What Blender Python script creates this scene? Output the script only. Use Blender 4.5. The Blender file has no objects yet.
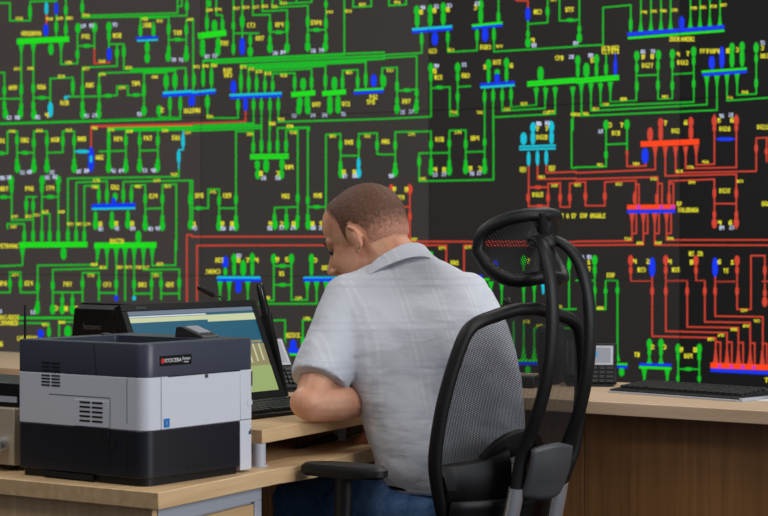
import bpy, bmesh, math, random
from mathutils import Vector, Matrix, Euler
random.seed(7)
C = bpy.context.scene.collection
S = bpy.context.scene
# ------------------------------------------------------------------ camera
FPX = 1900.0; CAMZ = 1.27; PITCH = math.atan(18.0/FPX)
FW = Vector((0, math.cos(PITCH), -math.sin(PITCH))); UPV = Vector((0, math.sin(PITCH), math.cos(PITCH)))
def ray(px, py):
    return FW + UPV*((258-py)/FPX) + Vector((1, 0, 0))*((px-384)/FPX)
CO = Vector((0, 0, CAMZ))
def P(px, py, Y):
    d = ray(px, py); return CO + d*(Y/d.y)
def onz(px, py, z):
    d = ray(px, py); return CO + d*((z-CAMZ)/d.z)
cam = bpy.data.cameras.new('camera'); co = bpy.data.objects.new('camera', cam); C.objects.link(co)
co.location = CO; co.rotation_euler = (math.pi/2-PITCH, 0, 0)
cam.sensor_width = 36; cam.lens = FPX*36/768
cam.clip_end = 100
cam.dof.use_dof = True; cam.dof.focus_distance = 4.85; cam.dof.aperture_fstop = 7.0
S.camera = co
S.view_settings.view_transform = 'Standard'
S.view_settings.look = 'None'
S.view_settings.exposure = 0.0
S.view_settings.gamma = 1.0
S.view_settings.use_curve_mapping = False
# ------------------------------------------------------------------ materials
def lin(c):
    return tuple(((v/255)/12.92 if v/255 <= .04045 else ((v/255+.055)/1.055)**2.4) for v in c)
def mat(name, col, rough=.5, metal=0.0, spec=.5, emit=None, es=0.0, bump=None, noise=None):
    m = bpy.data.materials.new(name); m.use_nodes = True
    nt = m.node_tree; b = nt.nodes['Principled BSDF']
    c = lin(col)
    b.inputs['Base Color'].default_value = (*c, 1); b.inputs['Roughness'].default_value = rough
    b.inputs['Metallic'].default_value = metal; b.inputs['Specular IOR Level'].default_value = spec
    if emit is not None:
        b.inputs['Emission Color'].default_value = (*lin(emit), 1); b.inputs['Emission Strength'].default_value = es
    if noise:
        sc, col2, det = noise
        tc = nt.nodes.new('ShaderNodeTexCoord'); n = nt.nodes.new('ShaderNodeTexNoise')
        n.inputs['Scale'].default_value = sc; n.inputs['Detail'].default_value = det
        mx = nt.nodes.new('ShaderNodeMix'); mx.data_type = 'RGBA'
        mx.inputs[6].default_value = (*c, 1); mx.inputs[7].default_value = (*lin(col2), 1)
        nt.links.new(tc.outputs['Object'], n.inputs['Vector']); nt.links.new(n.outputs['Fac'], mx.inputs[0])
        nt.links.new(mx.outputs[2], b.inputs['Base Color'])
    if bump:
        sc, st = bump
        tc = nt.nodes.new('ShaderNodeTexCoord'); n = nt.nodes.new('ShaderNodeTexNoise')
        n.inputs['Scale'].default_value = sc; n.inputs['Detail'].default_value = 4
        bp = nt.nodes.new('ShaderNodeBump'); bp.inputs['Strength'].default_value = st; bp.inputs['Distance'].default_value = .01
        nt.links.new(tc.outputs['Object'], n.inputs['Vector']); nt.links.new(n.outputs['Fac'], bp.inputs['Height'])
        nt.links.new(bp.outputs['Normal'], b.inputs['Normal'])
    return m
def wood(name, c1, c2, rough=.45, rz=0.0, vertical=False, scale=1.0):
    m = bpy.data.materials.new(name); m.use_nodes = True
    nt = m.node_tree; b = nt.nodes['Principled BSDF']
    tc = nt.nodes.new('ShaderNodeTexCoord')
    mp0 = nt.nodes.new('ShaderNodeMapping'); mp0.inputs['Rotation'].default_value = (0, 0, rz)
    mp = nt.nodes.new('ShaderNodeMapping')
    mp.inputs['Scale'].default_value = (30, 30, 1.2) if vertical else (1.5*scale, 28*scale, 28*scale)
    n = nt.nodes.new('ShaderNodeTexNoise'); n.inputs['Scale'].default_value = 1.6; n.inputs['Detail'].default_value = 6; n.inputs['Roughness'].default_value = .62
    rp = nt.nodes.new('ShaderNodeValToRGB')
    rp.color_ramp.elements[0].position = .3; rp.color_ramp.elements[0].color = (*lin(c1), 1)
    rp.color_ramp.elements[1].position = .72; rp.color_ramp.elements[1].color = (*lin(c2), 1)
    nt.links.new(tc.outputs['Object'], mp0.inputs['Vector']); nt.links.new(mp0.outputs['Vector'], mp.inputs['Vector'])
    nt.links.new(mp.outputs['Vector'], n.inputs['Vector']); nt.links.new(n.outputs['Fac'], rp.inputs['Fac'])
    nt.links.new(rp.outputs['Color'], b.inputs['Base Color']); b.inputs['Roughness'].default_value = rough
    return m
VANG = math.atan2(.587, -.81)
EANG = math.atan2(.896, .443)
M = {}
M['maple'] = wood('maple', (196, 160, 116), (222, 190, 146), rz=-EANG)
M['maple_counter'] = wood('maple_counter', (190, 160, 128), (212, 184, 154), rz=-VANG)
M['panel_wood'] = wood('panel_wood', (122, 82, 44), (150, 104, 60), vertical=True, rough=.5)
M['drawer_wood'] = wood('drawer_wood', (196, 158, 112), (220, 186, 140), vertical=False, rz=-EANG)
M['pedestal_wood'] = wood('pedestal_wood', (196, 158, 116), (220, 186, 144), vertical=True)
M['silver'] = mat('silver_paint', (178, 182, 192), .42, .1)
M['chrome'] = mat('chrome', (205, 208, 214), .28, .8)
M['black'] = mat('black_plastic', (9, 9, 10), .45, spec=.35, bump=(900, .05))
M['black_soft'] = mat('black_soft', (10, 10, 11), .5, spec=.35, bump=(600, .12))
M['black_gloss'] = mat('black_gloss', (8, 8, 9), .22)
M['black_deep'] = mat('black_deep', (5, 5, 6), .5, spec=.25)
M['gap'] = mat('dark_gap', (4, 4, 5), .9)
M['slate'] = mat('slate_plastic', (54, 57, 72), .38, bump=(1500, .03))
M['slate_dark'] = mat('slate_dark_plastic', (22, 23, 32), .38, bump=(1500, .03))
M['offwhite'] = mat('offwhite_plastic', (208, 210, 219), .42, bump=(1500, .03))
M['grey_mid'] = mat('grey_plastic', (64, 65, 68), .5)
M['grey_dark'] = mat('grey_dark_plastic', (36, 36, 38), .5)
M['white'] = mat('white_print', (228, 228, 228), .6)
M['grey_print'] = mat('grey_print', (86, 86, 90), .6)
M['red'] = mat('red_print', (200, 40, 40), .5)
M['blue_st'] = mat('blue_sticker', (24, 112, 186), .5)
M['beige'] = mat('beige_metal', (186, 172, 150), .4, .2)
M['paper'] = mat('paper', (226, 224, 220), .7)
M['carpet'] = mat('carpet', (66, 66, 70), .95, bump=(300, .5), noise=(90, (52, 52, 58), 4))
M['wallpaint'] = mat('wall_paint', (150, 146, 140), .85, bump=(60, .05))
M['dark_case'] = mat('display_case', (10, 10, 10), .6)
# ------------------------------------------------------------------ mesh builder
class MB:
    def __init__(s): s.v = []; s.f = []; s.m = []
    def add(s, vs, fs, mi=0):
        o = len(s.v); s.v += [Vector(v) for v in vs]
        for f in fs: s.f.append([i+o for i in f]); s.m.append(mi)
        return s
    def box(s, c, size, R=None, mi=0):
        hx, hy, hz = size[0]/2, size[1]/2, size[2]/2
        vs = [Vector((x, y, z)) for x in (-hx, hx) for y in (-hy, hy) for z in (-hz, hz)]
        if R is not None: vs = [R @ v for v in vs]
        vs = [v+Vector(c) for v in vs]
        return s.add(vs, [(0, 1, 3, 2), (4, 6, 7, 5), (0, 4, 5, 1), (2, 3, 7, 6), (0, 2, 6, 4), (1, 5, 7, 3)], mi)
    def box2(s, a, b, mi=0):
        return s.box([(a[i]+b[i])/2 for i in range(3)], [abs(b[i]-a[i]) for i in range(3)], None, mi)
    def prism(s, pts, z0, z1, mi=0):
        n = len(pts)
        ar = sum(pts[i][0]*pts[(i+1) % n][1]-pts[(i+1) % n][0]*pts[i][1] for i in range(n))
        if ar < 0: pts = pts[::-1]
        vs = [(p[0], p[1], z0) for p in pts]+[(p[0], p[1], z1) for p in pts]
        fs = [list(range(n))[::-1], list(range(n, 2*n))]
        for i in range(n): j = (i+1) % n; fs.append((i, j, n+j, n+i))
        return s.add(vs, fs, mi)
    def loft(s, rings, caps=True, closed=False, mi=0):
        n = len(rings[0]); vs = [p for r in rings for p in r]; fs = []
        k = len(rings)
        for a in range(k if closed else k-1):
            b = (a+1) % k
            for i in range(n):
                j = (i+1) % n; fs.append((a*n+i, a*n+j, b*n+j, b*n+i))
        if caps and not closed:
            fs.append(list(range(n))[::-1]); fs.append([(k-1)*n+i for i in range(n)])
        return s.add(vs, fs, mi)
    def tube(s, pts, rad, n=12, closed=False, flat=None, ref=None, mi=0):
        # rad: number, list or list of (r1, r2) with ref giving the r1 axis
        pts = [Vector(p) for p in pts]; k = len(pts)
        if not isinstance(rad, (list, tuple)): rad = [rad]*k
        rings = []; prev = None
        for i in range(k):
            if closed: t = pts[(i+1) % k]-pts[i-1]
            else: t = pts[min(i+1, k-1)]-pts[max(i-1, 0)]
            t = t.normalized()
            if ref is not None:
                a = Vector(ref); a = (a-t*a.dot(t)).normalized()
            elif prev is None:
                a = Vector((0, 0, 1)) if abs(t.z) < .9 else Vector((1, 0, 0))
                a = (a-t*a.dot(t)).normalized()
            else: a = (prev-t*prev.dot(t)).normalized()
            prev = a; b = t.cross(a)
            r = rad[i]; r1, r2 = (r if isinstance(r, (list, tuple)) else (r, r))
            rings.append([pts[i]+a*(r1*math.cos(2*math.pi*q/n))+b*(r2*math.sin(2*math.pi*q/n)) for q in range(n)])
        return s.loft(rings, True, closed, mi)
    def ell(s, c, r, R=None, nu=20, nv=14, mi=0):
        c = Vector(c)
        if not isinstance(r, (list, tuple)): r = (r, r, r)
        rings = []
        for a in range(1, nv):
            th = math.pi*a/nv
            ring = []
            for q in range(nu):
                ph = 2*math.pi*q/nu
                v = Vector((r[0]*math.sin(th)*math.cos(ph), r[1]*math.sin(th)*math.sin(ph), -r[2]*math.cos(th)))
                ring.append(c+(R @ v if R is not None else v))
            rings.append(ring)
        top = Vector((0, 0, r[2])); bot = -top
        if R is not None: top = R @ top; bot = R @ bot
        n = nu; vs = [p for g in rings for p in g]+[c+bot, c+top]; fs = []
        for a in range(nv-2):
            for i in range(n):
                j = (i+1) % n; fs.append((a*n+i, a*n+j, (a+1)*n+j, (a+1)*n+i))
        B = len(vs)-2; T = len(vs)-1
        for i in range(n):
            j = (i+1) % n; fs.append((B, j, i)); fs.append((T, (nv-2)*n+i, (nv-2)*n+j))
        return s.add(vs, fs, mi)
    def cap(s, a, b, ra, rb=None, n=14):      # tapered capsule
        rb = ra if rb is None else rb
        a = Vector(a); b = Vector(b); d = (b-a); L = d.length; d = d/L if L > 1e-6 else Vector((0, 0, 1))
        pts = []; rad = []
        for i in range(5):
            th = math.pi/2*i/4; pts.append(a-d*ra*math.cos(th)*1.0); rad.append(max(ra*math.sin(th), ra*.05))
        for i in range(5):
            th = math.pi/2*i/4; pts.append(b+d*rb*math.sin(th)); rad.append(max(rb*math.cos(th), rb*.05))
        return s.tube(pts, rad, n)
    def cyl(s, a, b, r, n=24, mi=0): return s.tube([a, b], r, n, mi=mi)
    def xf(s, Mx): s.v = [Mx @ v for v in s.v]; return s
    def sh(s, d): d = Vector(d); s.v = [v+d for v in s.v]; return s
    def mesh(s, name):
        me = bpy.data.meshes.new(name); me.from_pydata([tuple(v) for v in s.v], [], s.f)
        me.polygons.foreach_set('material_index', s.m)
        bm = bmesh.new(); bm.from_mesh(me); bmesh.ops.recalc_face_normals(bm, faces=bm.faces); bm.to_mesh(me); bm.free()
        me.update(); return me
def smooth_mesh(me, ang=38):
    me.polygons.foreach_set('use_smooth', [True]*len(me.polygons))
    try: me.set_sharp_from_angle(angle=math.radians(ang))
    except Exception: pass
def obj(name, mb, mats, parent=None, bevel=0, seg=2, smooth=True, label=None, sub=0):
    me = mb.mesh(name) if isinstance(mb, MB) else mb
    if not isinstance(mats, (list, tuple)): mats = [mats]
    for m in mats: me.materials.append(m)
    o = bpy.data.objects.new(name, me); C.objects.link(o)
    if parent is not None: o.parent = parent
    if smooth: smooth_mesh(me)
    if bevel:
        b = o.modifiers.new('bevel', 'BEVEL'); b.width = bevel; b.segments = seg; b.limit_method = 'ANGLE'; b.angle_limit = math.radians(40)
    if sub:
        b = o.modifiers.new('sub', 'SUBSURF'); b.levels = sub; b.render_levels = sub
    if label: o['label'] = label
    return o
def tag(o, label, cat, group=None):
    o['label'] = label; o['category'] = cat
    if group: o['group'] = group
    return o
def thing(name, label, cat, loc=(0, 0, 0), rz=0.0, group=None):
    o = bpy.data.objects.new(name, None); C.objects.link(o); o.empty_display_size = .1
    o.location = loc; o.rotation_euler = (0, 0, rz)
    return tag(o, label, cat, group)
def struct(name, mb, m, bevel=0):
    o = obj(name, mb, m, None, bevel); o['kind'] = 'structure'; return o
def wpart(name, mb, m, root, **k):      # mesh given in world coordinates under an unrotated root
    mb.sh(-Vector(root.location)); return obj(name, mb, m, root, **k)
def remesh(mb, voxel, smooth_it=4, disp=None):
    me = mb.mesh('tmp'); o = bpy.data.objects.new('tmp', me); C.objects.link(o)
    r = o.modifiers.new('r', 'REMESH'); r.mode = 'VOXEL'; r.voxel_size = voxel
    if smooth_it:
        s = o.modifiers.new('s', 'SMOOTH'); s.iterations = smooth_it; s.factor = .5
    dg = bpy.context.evaluated_depsgraph_get(); dg.update()
    out = bpy.data.meshes.new_from_object(o.evaluated_get(dg))
    bpy.data.objects.remove(o); return out
def text_mesh(body, size, depth=.0006):
    cu = bpy.data.curves.new('t', 'FONT'); cu.body = body; cu.size = size; cu.align_x = 'CENTER'; cu.align_y = 'CENTER'; cu.extrude = depth/2
    o = bpy.data.objects.new('t', cu); C.objects.link(o)
    dg = bpy.context.evaluated_depsgraph_get(); dg.update()
    me = bpy.data.meshes.new_from_object(o.evaluated_get(dg)); bpy.data.objects.remove(o)
    return me
def text_obj(name, body, size, m, parent, Mx, bold=1.0):
    me = text_mesh(body, size); me.transform(Matrix.Diagonal((bold, 1, 1, 1))); me.transform(Mx); return obj(name, me, m, parent, smooth=False)
def frame(origin, xa, ya):
    x = Vector(xa).normalized(); y = Vector(ya); y = (y-x*y.dot(x)).normalized(); z = x.cross(y)
    m = Matrix((x, y, z)).transposed().to_4x4(); m.translation = Vector(origin); return m
def smoothpath(pts, n=6, closed=False):
    pts = [Vector(p) for p in pts]; out = []; k = len(pts)
    rng = range(k) if closed else range(k-1)
    for i in rng:
        if closed: p0, p1, p2, p3 = pts[i-1], pts[i], pts[(i+1) % k], pts[(i+2) % k]
        else: p0, p1, p2, p3 = pts[max(i-1, 0)], pts[i], pts[i+1], pts[min(i+2, k-1)]
        for q in range(n):
            t = q/n
            out.append(.5*((2*p1)+(p2-p0)*t+(2*p0-5*p1+4*p2-p3)*t*t+(3*p1-p0-3*p2+p3)*t**3))
    if not closed: out.append(pts[-1])
    return out
# ------------------------------------------------------------------ video wall
DIA = {}
DIA[(0,0)] = """
L g 0,12 40,12 40,82 120,82 120,6 225,4
v g 120 20 75
t 78 73
v c 185 8 58
L r 185,55 185,100
v b 183 95 142 18
v b 224 10 58
L g 224,55 224,150
v g 224 85 130
L g 262,0 262,150
v g 262 20 60
v g 262 95 140
t 198 75
t 238 73
t 278 72
L g 327,0 327,70 742,62 742,0
L g 345,62 705,52 705,0
v g 327 10 50
t 343 60
L g 705,25 722,25 722,0
v g 742 5 45
B g 68,165 275,155 22
n 125 133 OBRENOVA
f g 85 172 215
f g 133 172 215
v g 203 172 218 20
f g 243 165 205
L g 85,172 85,465
v g 85 330 380
v g 85 405 445
e g 82 450
t 70 273
t 122 271
L g 0,288 18,288 18,465
v g 18 340 380
v g 18 400 440
e g 22 452
L g 0,392 85,392
n 52 348
w 38 467
w 70 467
L g 133,172 133,460
v g 133 330 370
v g 133 400 440
e g 135 455
L g 133,388 200,388
h g 168 388
n 166 345
L g 200,410 200,312 290,308 290,380
v g 290 315 375
t 245 303
v c 201 405 465 20
w 152 465
d 187 458
L c 260,388 275,382
v c 262 380 395
n 257 408
L g 275,384 400,382 465,378 465,342 508,342 508,378 575,376
h g 430 380
h g 540 377
t 485 349
L g 243,165 243,255 308,252 308,110
v g 308 195 235
e g 310 112
L g 308,182 375,182
h g 345 182
e g 376 110
L g 375,110 375,195
n 342 145
w 332 103
w 365 102
L r 375,195 375,252 435,248
v b 434 190 240 18
t 405 243
t 273 248
L g 433,105 433,195
v g 433 120 165
e g 433 107
w 458 98
n 466 141
L g 435,175 492,175 492,275
v g 492 180 230
L g 465,180 465,262 328,268 328,460
v g 465 190 230
t 343 273
v g 328 335 380
v g 328 400 440
e g 330 452
n 358 338
w 345 460
L g 394,460 394,290 695,282 695,372
v g 394 330 380
e g 392 452
w 378 458
t 407 296
v g 394 400 440
L g 492,275 738,270 738,360
L g 520,281 700,277
t 513 269
v g 738 290 350
L g 572,292 572,450
v g 572 330 385
e g 572 440
n 540 332
w 555 453
L g 570,290 660,288 660,362
v g 660 295 350 20
v g 695 290 350 20
t 615 305
B c 648,369 762,362 10
B b 645,379 762,373 12
v g 675 385 440
L g 675,380 675,465
v g 716 385 440
L g 716,380 716,470
L g 632,465 716,468
L g 632,425 632,465
v g 632 418 458 20
d 645 436
v b 758 385 420 18
n 748 440
L g 558,70 558,150
v g 558 95 145
L g 558,72 640,68
t 575 76
n 585 100
L g 610,90 610,150
v g 610 95 145
L g 558,72 670,68 670,225
t 635 84
B b 540,152 628,147 9
B c 545,162 628,158 7
v g 585 165 210 18
e g 585 230
L g 585,165 585,235
v g 670 90 140
v g 670 180 215
e g 668 225
L g 670,158 740,158
h g 706 157
n 706 130
e g 740 225
L g 740,225 740,80 762,78
v g 740 95 140
v g 740 180 215
w 690 238
w 720 238
t 755 78
L g 0,490 715,470 10
L r 365,500 762,492
"""
DIA[(192,0)] = """
L g 0,75 5,75 5,360
v g 8 290 345
L g 60,0 60,125
v g 60 65 120
L g 97,0 97,60 120,60 120,125
v g 90 80 125 22
v g 122 75 125
v g 70 0 28
t 70 40
t 105 38
B g 25,143 137,130 24
v g 42 155 200 20
e g 42 205
v g 105 150 195 20
e g 103 203
n 130 172
w 62 225
w 92 222
L g 165,0 165,215
v g 165 85 120
v g 165 170 215
L g 200,0 200,150
v g 200 60 110 18
v b 200 150 218 20
t 178 33
t 215 30
n 236 100
L g 170,132 265,132
L g 232,132 232,210
v g 232 140 180
e g 232 205
n 270 152
L g 242,0 242,60 310,58 310,190
v g 310 80 130
e g 310 190
v g 310 140 180
t 255 28
L g 280,0 280,45 378,40 378,190
v g 378 80 130
e g 378 190
L g 310,127 378,127
h g 345 128
n 348 98
w 332 210
w 362 208
t 290 25
L g 320,0 320,30 460,22 460,185
t 328 25
v g 460 60 110
e g 460 185
v g 460 130 170
L g 350,0 350,15 475,8 475,0
t 365 12
L g 415,0 415,10
L g 532,0 532,185
v g 532 5 30
v g 532 70 115
v g 532 130 170
e g 530 185
L g 460,120 532,118
h g 495 119
n 495 90 EVPB
w 482 202
w 514 200
t 547 48
L g 605,0 605,217
t 622 44
L g 640,0 640,28 712,25 712,0
t 677 18
L g 45,300 45,243 605,217
v g 45 270 345
L g 78,350 78,250
v g 78 270 345
t 20 265
t 55 262
t 88 260
B c 0,366 95,357 9
B b 0,376 95,367 9
v g 62 380 430 18
L g 62,372 62,468 183,468 183,390
v g 183 395 440
t 72 462
n 20 438
v b 3 380 420 18
L g 45,240 605,214 762,208 7
L g 80,250 762,221 8
L g 195,259 762,233 8
L g 225,267 690,245 8
L g 256,274 530,261 7
L g 290,282 475,273 6
L g 195,262 195,370
L g 225,270 225,370
L g 256,278 256,370
L g 290,282 290,370
L g 320,370 320,292 408,290 408,360
v g 195 290 360
v g 226 300 360
v g 257 305 360
v g 290 315 360
v g 321 320 360
t 205 266
t 237 275
t 267 284
t 302 292
t 365 300
n 142 280
n 145 298
v b 165 320 370 22
B c 150,378 357,370 9
B b 152,388 357,380 10
v b 213 390 440 16
L r 213,440 213,482 0,490
L g 245,385 245,490
v g 245 395 440
L g 276,385 276,516
v g 276 395 440
L g 310,385 310,516
v g 310 395 440
L g 343,385 343,484 762,472
v g 343 395 440
t 320 492
t 355 474
L g 340,516 340,508 465,505 465,516
t 390 500
v g 408 300 355
L g 475,280 475,360
v g 475 300 355
v g 442 310 358 22
B g 395,376 490,368 20
v g 428 385 430 22
e g 425 435
v g 458 380 430 20
e g 460 435
n 495 415
w 407 460
w 480 458
L g 530,262 530,358
v g 530 290 350
v g 566 305 358 22
v g 598 300 355
B g 518,372 612,364 20
v g 548 380 430 20
e g 548 435
v g 580 380 430 20
e g 580 432
n 613 412
w 528 457
w 602 453
L g 598,355 598,280 658,277 658,355
v g 658 300 350
t 625 288
L g 690,245 690,350
v g 690 285 345
v b 722 295 345 22
B g 645,358 762,352 8
B b 642,370 762,362 11
n 722 385
n 710 405
L g 755,270 755,350
v g 755 290 340
"""
DIA[(384,0)] = """
L g 20,0 20,22 88,18 88,0
t 55 9
L g 132,40 132,110
L g 184,38 184,108
L g 236,30 236,105
v g 132 50 108 18
e g 130 42
v g 184 46 105 18
e g 184 38
v g 236 40 100 18
e g 236 30
w 155 30
w 210 25
w 262 22
d 148 48
d 202 42
d 255 38
B c 112,117 272,105 10
B b 112,127 272,115 11
v g 150 130 180
L g 150,128 150,210 0,218
v b 203 128 180 24
v g 254 125 170
L g 254,120 254,207 370,200 370,110
v g 370 115 165
n 195 203
t 268 198
e g 385 20
v g 385 30 95 18
L g 385,20 385,98
w 372 14
d 365 30
L g 455,0 455,95
v g 455 45 90
B g 350,102 472,90 10
B b 352,112 472,100 11
v b 402 112 165 24
v g 437 110 165
L g 437,110 437,205 762,185
n 405 187 BGD3
t 460 184
L r 525,2 572,4 572,30
v b 572 30 82 20
L g 572,80 572,180
v g 572 120 150
e g 572 170
w 597 180
d 592 160
L g 575,95 650,90 650,0
v g 650 25 65
n 612 47
t 675 0
L g 697,0 697,82 762,82
h g 740 80
n 738 38
L g 0,230 130,222 130,440
v g 130 350 385
e g 128 430
v g 130 390 420
L g 60,360 130,355
h g 92 358
L g 0,270 52,268 52,440
t 25 280
v g 52 320 365
v g 52 385 415
e g 52 432
n 90 402
w 75 445
w 110 443
v g 2 300 345
L g 0,472 187,463 187,260
e g 186 270
v g 187 285 325
w 210 262
d 203 282
n 218 307
L g 190,350 262,345 262,460 293,457 293,260
h g 222 347
e g 293 268
v g 293 285 325
v g 293 365 405
w 320 256
n 326 300
L g 295,345 343,342
t 278 445
B b 382,336 520,326 10
B c 384,347 520,338 9
e g 416 255
v g 416 265 330
n 450 247
e g 487 250
v g 487 262 325
v g 450 275 300 20
v b 450 292 330 20
d 402 265
d 507 260
v g 400 360 410
L g 400,350 400,516
v g 434 355 405
L g 434,350 434,516
v g 470 355 405
L g 470,345 470,440 640,430 640,345
v g 505 350 400
L g 505,345 505,425 605,418 605,345
t 382 446
t 490 433
t 557 412
t 645 447
t 665 444
L g 440,465 680,452 680,345
B g 570,328 762,313 10
B g 570,339 762,324 10
v g 622 265 322 24
f g 605 350 395
f g 642 350 395
f g 680 348 390
f g 750 345 385
L g 750,345 750,516
n 697 230
w 745 226
e c 593 505
v c 593 500 516
e c 665 500
w 615 490
w 650 488
t 755 453
"""
DIA[(576,0)] = """
L g 14,0 14,150
e g 14 150
v g 14 100 130
L g 0,78 14,78
w 0 172
L g 0,183 108,178 108,30 218,20 218,125
v g 218 70 125
L g 258,0 258,130
L g 298,0 298,128
L g 338,0 338,126
L g 376,0 376,124
L g 455,0 455,118
L g 493,0 493,116
L g 532,0 532,113
L g 572,0 572,110
f g 258 130 80
f g 298 128 78
f g 338 126 76
f g 376 124 74
v b 420 65 115 22
f g 455 118 66
f g 493 116 64
f g 532 113 62
f g 572 110 60
t 270 48
t 310 45
t 348 43
t 393 40
t 468 32
t 506 29
t 547 25
t 587 20
B b 205,137 590,107 16
B g 207,152 590,122 9
n 422 155 ZRENJANIN2
B g 0,316 172,302 10
B g 0,327 172,313 10
e g 8 240
v g 8 250 310
v g 42 250 308 24
e g 82 235
v g 82 250 305
L g 120,215 120,305
v g 120 250 300
v b 157 235 300
L b 157,215 157,300
n 120 192
n 157 190
n 120 206
n 157 204
w 60 220
d 66 240
L g 22,330 22,460 560,437 560,305
f g 22 330 375
f g 560 300 345
L g 60,330 60,440 520,415 520,305
f g 60 330 375
f g 520 302 350
L g 98,328 98,420 468,405 468,205
f g 98 330 370
L g 137,325 137,405 240,400 240,215
f g 137 325 370
t 190 393
t 118 412
t 80 432
t 40 451
t 5 455
e g 242 222
v g 242 250 290
v g 242 320 365
L g 242,300 325,297
e g 328 218
L g 326,215 326,395 383,393 383,210
v g 326 240 280
v g 326 315 360
e g 383 215
v g 383 235 275
v g 383 320 360
L g 383,295 468,290
e g 468 205
v g 468 225 260
v g 468 315 350
w 268 205
w 307 204
d 268 226
d 304 224
n 285 260 BG27
t 355 384
n 425 248 BG12
d 408 216
d 445 213
B g 500,285 680,272 9
B b 502,297 680,284 12
v b 540 222 276 24
v b 580 185 272 20
e g 620 190
v g 620 200 268 18
e g 660 185
v g 660 195 265 18
n 510 203
n 538 203
d 564 203
d 604 202
d 643 198
f g 600 290 345
L g 600,290 600,400 762,388
f g 640 287 340
L g 640,285 640,377 716,373 716,170
e g 716 190
v g 716 215 250
v g 716 310 350
w 742 170
t 672 365
t 612 387
d 742 190
n 750 222
w 580 460
w 617 456
"""
DIA[(0,120)] = """
L g 0,135 30,132 30,45 68,45 68,195
t 50 45
v g 68 60 100
v g 68 150 185
e g 70 190
h g 8 132 24
n 5 82
n 100 80
L g 68,130 135,130
h g 100 130
w 90 208
w 118 206
L g 135,195 135,45 187,45 187,195
v g 135 70 110
v g 135 150 185
e g 135 190
t 157 42
v g 187 60 105
v g 187 150 185
e g 187 190
w 208 208
L g 187,130 250,128 250,45 295,45 295,190
v g 250 60 105
t 275 40
v g 295 60 105
e g 295 190
v g 295 150 180
n 220 78
n 326 75
h c 328 125 56
L c 300,125 362,125
w 315 204
w 345 202
v b 362 108 205 22
v c 362 140 170 10
L r 362,110 362,27 762,20
t 377 32
L g 432,190 432,35 762,28 12
L g 520,42 762,37 8
v g 432 65 105
e g 432 190
v g 432 150 185
t 442 39
n 470 75
L g 395,125 500,122
n 397 148
L g 500,45 500,190
v g 500 60 105
v g 500 150 185
e g 500 190
w 452 202
w 482 201
t 515 45
L g 500,45 555,40 555,190
v g 555 60 105
e g 555 188
v g 555 150 180
n 588 72
L g 555,122 627,120
L g 627,35 627,185
v g 627 60 105
v g 627 150 180
e g 625 188
w 577 200
w 610 200
t 657 42
n 700 70
L c 727,45 727,118 710,118 710,190
v c 727 55 110
v c 710 120 170
L g 710,190 710,225 270,232 270,480
t 692 216
t 745 50
v g 270 435 485
L g 303,480 303,248 425,243 425,330
v g 303 435 485
v g 425 270 325
t 384 240
L g 335,480 335,262 393,258 393,330
v g 335 435 485
v g 393 270 325
t 378 266
n 458 267
v g 458 288 320 18
v b 452 308 345 16
L g 490,335 490,245 762,240
v g 490 270 325
L g 522,335 522,260 577,258 577,420
v g 522 270 325
t 550 264
t 623 240
t 667 263
L g 645,258 645,420
v g 577 290 335
v g 645 290 335
e g 577 420
e g 645 420
v g 577 375 410
v g 645 375 410
n 610 302
L g 577,352 645,350
w 600 432
w 628 431
L g 645,258 700,255 700,516
L g 755,240 755,420
e g 757 415
v g 755 290 340
B b 365,342 538,337 16
B c 365,353 538,350 8
v g 380 362 405
e g 380 415
v g 445 362 405
e g 445 412
v g 508 358 405
e g 508 412
w 402 432
w 465 431
w 528 431
d 400 413
d 463 411
d 526 411
w 10 230
w 35 228
e g 45 240
L g 47,240 47,398 130,395
v g 47 250 290
n 18 273
h g 15 306
L g 0,306 47,306
t 60 383
L g 105,385 105,305 145,305
L g 132,305 132,480
v g 105 315 360
v g 132 320 360
n 118 272
t 115 383
t 147 377
v g 132 435 485
L g 30,430 30,412 97,412 97,480
t 55 423
v g 97 435 485
e g 168 240
L g 167,240 167,480
v g 167 250 290
v g 167 435 485
e g 232 240
L g 232,240 232,480
v g 232 255 290
v g 232 435 485
w 190 228
w 220 226
n 200 270
L g 167,305 232,305
h g 200 305
t 180 364
L g 167,372 198,372 198,480
v g 198 435 485
t 245 364
t 280 413
t 315 413
t 347 413
B g 78,490 348,488 10
B g 78,501 348,499 11
n 35 500 PETROVAC
B g 375,492 622,490 10
B g 375,503 622,501 11
n 465 480 BASTA
v g 550 440 487 22
"""
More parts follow.
